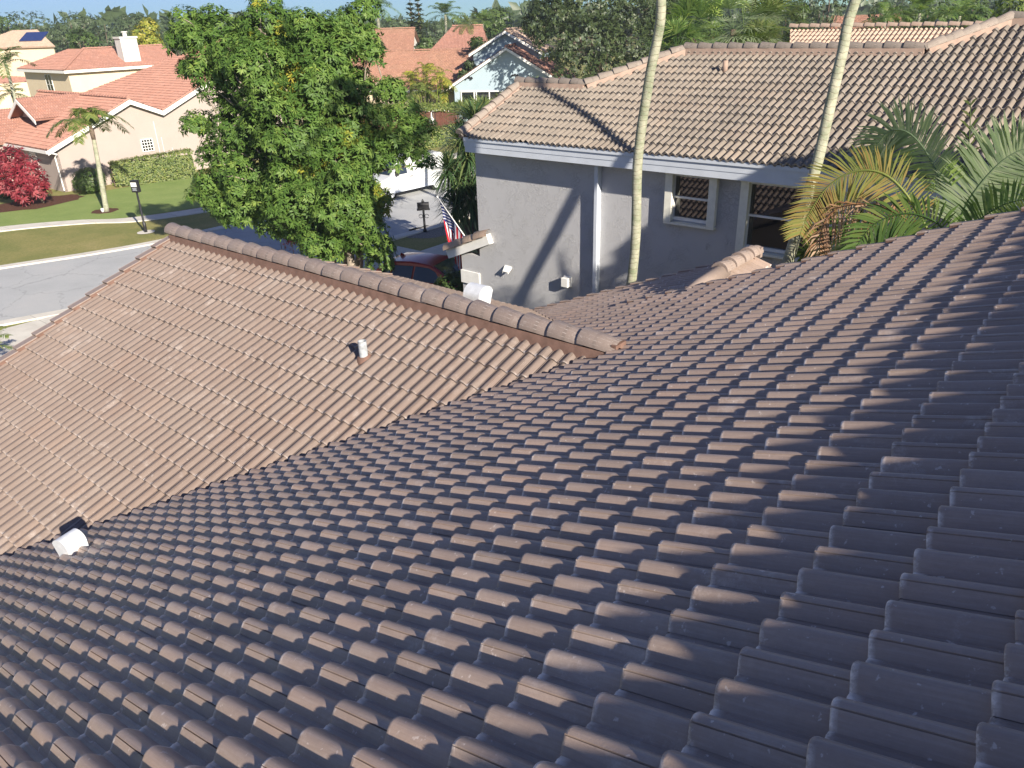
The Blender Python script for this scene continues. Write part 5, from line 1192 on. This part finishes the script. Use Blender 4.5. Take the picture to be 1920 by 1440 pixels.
# small red roof at top right
hr = empty('red_roof_house', Pz(1600, 60, 5), 'distant house with a plain red roof peeking over the tan roof', 'house'); c_ = Py(1600, 45, 95); hr.location = Vector(V(c_[0], c_[1], 0))
gx = V(1, 0, 0); face('roof_slope', [c_-gx*2.5+gz*.9, c_+gx*5+gz*.9, c_+gx*4+V(0, -6, -2.4), c_-gx*7+V(0, -6, -2.4)], None, M['tileR'], hr, 3)
mb = MB(); mb.box(c_+V(-.5, -5, -2.2-c_[2]/2), gx*6, V(0, .1, 0), gz*(c_[2]/2-.4)); mb.build('wall', M['stuccoW'], hr)

# ------------------------------------------------------------------ fence with climbing plant, garden bits
f0_, f1_ = Pz(676, 250), Pz(862, 248); root = empty('garden_fence', (f0_+f1_)/2, 'dark red brown board fence with string lights', 'fence')
d_ = nrm(f1_-f0_); L_ = np.linalg.norm(f1_-f0_); mb = MB(); nb_ = int(L_/.16)
for k in range(nb_): mb.box(f0_+d_*(k+.5)*L_/nb_+gz*1.15+V(0, random.uniform(-.006, .006), 0), d_*(L_/nb_/2-.006), V(0, .015, 0), gz*1.15)
M['fence'] = simple('red_brown_fence', (.13, .055, .04), .8, .2, .25, 4); mb.build('boards', M['fence'], root)
mb = MB()
for k in range(5): mb.box(f0_+d_*k*L_/4+gz*1.2-V(0, .06, 0), d_*.06, V(0, .05, 0), gz*1.2)
mb.box((f0_+f1_)/2+gz*2.15-V(0, .1, 0), d_*L_/2, V(0, .03, 0), gz*.08); mb.build('posts', M['barkD'], root)
mb = MB()
for k in range(26):
    p = f0_+d_*L_*(k+.5)/26+gz*(1.95-.12*math.sin(k*math.pi/5.2)**2)-V(0, .2, 0); mb.tube([p, p-gz*.07], [.035, .03], 6)
mb.build('string_light_bulbs', M['white'], root)
box_hedge('vine_hedge', 'bright green vine spilling over the brown fence', f0_+V(0, .3, 0), f1_+V(0, .3, 0), .9, 2.3, 2.3, 'leafH', 200, 'hedge', .2, 1.95)
g0, g1 = Pz(705, 290), Pz(868, 268); box_hedge('long_hedge', 'tall olive green hedge behind the white van', g0, g1, .9, 1.25, 1.45, 'leafH', 260, 'hedge', .16)
c = Py(810, 232, 66); root = empty('hanging_lantern', c, 'white hanging lantern in front of the brown fence', 'lantern'); mb = MB(); mb.tube([c, c+gz*.3, c+gz*.5, c+gz*.9], [.20, .26, .06, .03], 10); mb.build('shade', M['white'], root, True)
mb = MB(); mb.tube([V(c[0]+.3, c[1], 0), V(c[0]+.3, c[1], c[2]+.9), c+gz*.95], .03, 6); mb.build('hook', M['black'], root)
c = Pz(792, 248); mb = MB(); mb.tube([c, c+gz*.5], [.25, .36], 12); o = mb.build('flower_pot', M['white'], None, True); tag(o, 'white flower pot by the brown fence', 'pot')
ball_bush('potted_plant', 'straggly plant with pink tips in the white pot', V(c[0], c[1], .95), .7, 160, 'leafY', .2)
# palms near fence
for k, (u, v, Y_, s_) in enumerate(((770, 150, 76, 2.2), (800, 135, 77, 2.4), (822, 145, 75, 2.2), (790, 170, 74, 1.9), (835, 168, 76, 1.8))):
    t = Py(u, v, Y_); b0 = V(t[0], t[1], 0); root = empty('areca_palm', b0, ['leftmost yellow green areca palm by the terracotta roof', 'tallest yellow green areca palm by the terracotta roof', 'areca palm right of the tallest in the clump', 'short areca palm at the front of the clump', 'areca palm nearest the pale blue house'][k], 'palm', 'yellow green areca palms')
    mb = MB()
    for j in range(5): p = b0+RS.normal(0, .35, 3)*V(1, 1, 0); mb.tube([p, t+RS.normal(0, .2, 3)], [.06, .04], 6)
    mb.build('trunk', M['leafY'], root); palm_crown(t, 16, s_, M['leafY'] if k != 3 else M['leafH'], root, .6, .55, (-.1, 1.3), 16, .07, seed=40+k)
# ------------------------------------------------------------------ far trees
def far_tree(u, vtop, wpx, Y, label, mat='leafD', name='distant_tree', leaf=.40, n=800, group='trees on the skyline', hfrac=.62, cat='tree', squash=1.):
    top = Py(u, vtop, Y); rad = wpx/2*Y/CF*1.05; b0 = V(top[0], top[1], 0); h = top[2]; lob = []
    for k in range(9):
        a_ = RS.uniform(0, 6.28); rr_ = rad*RS.uniform(.0, .62); z_ = h*(1-hfrac)+h*hfrac*RS.uniform(.1, .78); r_ = min(rad*.5, h*.28)*RS.uniform(.8, 1.15)
        lob.append((V(b0[0]+rr_*math.cos(a_), b0[1]+rr_*math.sin(a_), min(z_, h-r_*.85)), r_))
    lob.append((V(b0[0], b0[1], h-min(rad*.5, h*.28)*.9), min(rad*.5, h*.28)))
    return clump_tree(name, label, cat, b0, lob, n, leaf, mat, 'barkD', .25, group, .6, 5)
fl_ = [(8, 22, 60, 150, 'pale silvery distant tree at the left edge', 'leafM'), (62, 18, 90, 150, 'dark distant tree over the solar roof', 'leafD'), (125, 18, 80, 155, 'dark round distant tree left of the chimney', 'leafD'), (190, 22, 80, 160, 'distant tree just left of the chimney top', 'leafD'),
       (238, 22, 70, 150, 'distant tree behind the chimney', 'leafD'), (275, 32, 60, 105, 'yellow green tree right of the chimney', 'leafY'), (320, 34, 70, 150, 'distant dark tree touching the big tree', 'leafD'), (150, 52, 90, 110, 'olive tree behind the coral hip roof', 'leafM'), (55, 42, 100, 175, 'hazy tree line clump at far left', 'leafD'),
       (705, 20, 80, 170, 'distant tree left of the royal palm', 'leafD'), (745, 28, 70, 150, 'low dark tree left of the twin pines', 'leafD'), (812, 38, 60, 160, 'distant tree below the coconut palm', 'leafD'), (880, 40, 60, 120, 'tree right of the coconut palm', 'leafM'), (925, 8, 85, 115, 'round yellow tipped tree on the skyline', 'leafM'), (985, 28, 70, 130, 'low tree left of the oak', 'leafD'),
       (700, 70, 70, 88, 'small green tree before the coral roof', 'leafM'), (800, 66, 46, 96, 'bushy tree between the two coral roofs', 'leafM'), (895, 68, 60, 84, 'green tree between coral roof and blue house', 'leafM'), (880, 115, 34, 78, 'dark tree close to the blue gable', 'leafO')]
for u, v, wd, Y_, lab, mt in fl_: far_tree(u, v, wd, Y_, lab, mt)
# big oak
ob = Py(1110, 150, 83); oak0 = px_lobes([(1040, 20, 45, 0), (1100, 0, 60, 1), (1170, 20, 60, 2), (1225, 10, 50, 3), (1040, 75, 42, -1), (1100, 70, 60, -1), (1170, 85, 58, 0), (1010, 50, 28, 0), (1080, 120, 42, -2), (1130, 130, 45, -2), (1200, 70, 55, 3), (1260, 20, 45, 5), (1015, 15, 26, 1), (1150, 160, 30, -1), (1060, -30, 50, 2), (1160, -50, 70, 3), (1250, -40, 60, 4)],70)
oak = list(oak0)
for c_, r_ in oak0:
    for _ in range(9): oak.append((c_+nrm(RS.normal(0, 1, 3))*r_*RS.uniform(.7, 1.0), RS.uniform(.6, 1.0)))
clump_tree('oak_tree', 'large dark oak tree beside the pale blue house', 'tree', V(ob[0], ob[1], 0), oak, 9000, .26, 'leafO', 'bark', .35, shell=.7, nl=6)
# greenery behind the grey roof
for k, (u, v, Y_, s_, lab, mt) in enumerate(((1300, 70, 42, 2.3, 'fan palm left of centre behind the grey house ridge', 'frondG'), (1375, 55, 42, 2.6, 'largest fan palm with grey green fans over the ridge', 'frond'), (1440, 60, 43, 2.4, 'fan palm touching the tan roof', 'frondL'), (1270, 95, 40, 1.7, 'low fan palm beside the ridge end', 'frondG'), (1420, 90, 41, 1.6, 'low yellowish fan palm against the tan roof', 'frondL'))):
    t = Py(u, v, Y_); b0 = V(t[0], t[1], 0); root = empty('fan_palm', b0, lab, 'palm', 'fan palms behind the grey house'); mb = MB(); mb.tube([b0, t], [.2, .16], 8); mb.build('trunk', M['barkD'], root)
    fan_palm(t, 34, s_, M[mt], root, seed=60+k, nb=18, el=(-.6, 1.4), wd=.055)
for k, (u, v, wd, Y_, lab, mt) in enumerate(((1330, 5, 90, 70, 'green tree above the fan palms', 'leafM'), (1415, -30, 110, 75, 'dark tree at the top edge between the trunks', 'leafO'), (1500, 0, 70, 62, 'cabbage palm like tree with brown skirt over the tan roof', 'leafM'), (1560, -35, 100, 90, 'dark blue green tree right of the cabbage palm', 'leafO'), (1655, 0, 80, 80, 'silvery tree at the top edge right of the leaning palm', 'leafM'),
        (1750, -20, 120, 60, 'willowy green tree above the tan ridge', 'leafM'), (1830, -10, 90, 66, 'green tree left of the top right corner', 'leafM'), (1900, -20, 100, 50, 'yellow green tree in the top right corner', 'leafH'), (1480, -20, 100, 95, 'hazy tree behind the cabbage palm', 'leafD'), (1700, -40, 150, 100, 'tall backdrop tree right of the red roof', 'leafD'), (1260, -30, 90, 80, 'tree behind the left tall trunk', 'leafO'))):
    far_tree(u, v, wd, Y_, lab, mt, 'background_tree', .32, 650, 'trees behind the tan roof')
for k, (u, v, Y_, s_, lab) in enumerate(((1660, 35, 48, 1.8, 'arching palm left above the tan ridge'), (1725, 25, 50, 2.2, 'green arching palm in the middle above the tan ridge'), (1800, 30, 46, 2.2, 'arching palm right above the tan ridge'))):
    small_palm(u, 0, v, Y_, 14, s_, lab, 'frondG', .1, 80+k, group='arching palms above the tan ridge')
# skyline palms and pines
small_palm(835, 0, 28, 110, 16, 3.6, 'coconut palm on the skyline right of the pines', 'frondG', .2, 90, group='palms on the skyline')
small_palm(706, 0, 12, 120, 14, 3.8, 'dark royal palm on the skyline left of the pines', 'frondG', .25, 91, group='palms on the skyline')
small_palm(905, 0, 40, 105, 14, 3.0, 'short palm on the skyline left of the round tree', 'frondG', .2, 92, group='palms on the skyline')
small_palm(880, 0, 44, 100, 14, 2.4, 'lowest palm on the skyline below the coconut palm', 'frondL', .2, 93, group='palms on the skyline')
for k, (u, vt, vb) in enumerate(((768, -6, 60), (783, -4, 60))):
    Y_ = 120; t = Py(u, vt, Y_); b0 = V(t[0], t[1], 0); root = empty('norfolk_pine', b0, ['left one of the twin tiered pines on the skyline', 'right one of the twin tiered pines on the skyline'][k], 'tree', 'twin pines')
    mb = MB(); mb.tube([b0, t], [.25, .04], 7); mb.build('trunk', M['barkD'], root); acc = []
    for i in range(16):
        z_ = t[2]-.3-i*.62; r_ = .35+i*.13
        for j in range(9):
            a_ = j*.698+i*.3; d2_ = V(math.cos(a_), math.sin(a_), .12)
            for q_ in range(4): acc.append((V(t[0], t[1], z_)+d2_*r_*q_*.25, nrm(d2_+RS.normal(0, .35, 3)), r_*.5+.2, .5, gz, .2, random.random()))
    leaflets('crown', acc, M['leafO'], root)
# far wood closing the horizon
n = 5200; th = RS.uniform(-.75, .75, n); Yf = RS.uniform(190, 330, n); X_ = np.tan(th)*Yf; hh = 9.3+1.6*np.sin(X_*.05)+1.2*np.sin(X_*.13+1)+RS.normal(0, .5, n)
Z_ = hh*RS.uniform(.15, 1, n)**.5; Pf = np.stack([X_, Yf, Z_], 1)
o = rosettes('far_wood', Pf, RS.normal(0, 1, (n, 3))+np.array([0, -.6, .8]), M['leafD'], None, 4, 3.0, 1.7, 1.0); tag(o, 'low hazy line of distant woods along the horizon', 'trees', None, 'stuff')

# ------------------------------------------------------------------ thin summer haze
mb = MB(); mb.box(V(0, 190, 13.5), V(330, 0, 0), V(0, 210, 0), V(0, 0, 14.6)); hz = mb.build('haze', None)
mh = bpy.data.materials.new('haze_air'); mh.use_nodes = True; th_ = mh.node_tree; th_.nodes.clear()
vo_ = th_.nodes.new('ShaderNodeVolumePrincipled'); vo_.inputs['Density'].default_value = .0005; vo_.inputs['Color'].default_value = (.85, .92, 1, 1); vo_.inputs['Anisotropy'].default_value = .2
om_ = th_.nodes.new('ShaderNodeOutputMaterial'); th_.links.new(vo_.outputs[0], om_.inputs['Volume']); hz.data.materials.append(mh)
tag(hz, 'thin pale air haze over the neighbourhood', 'haze', None, 'stuff')
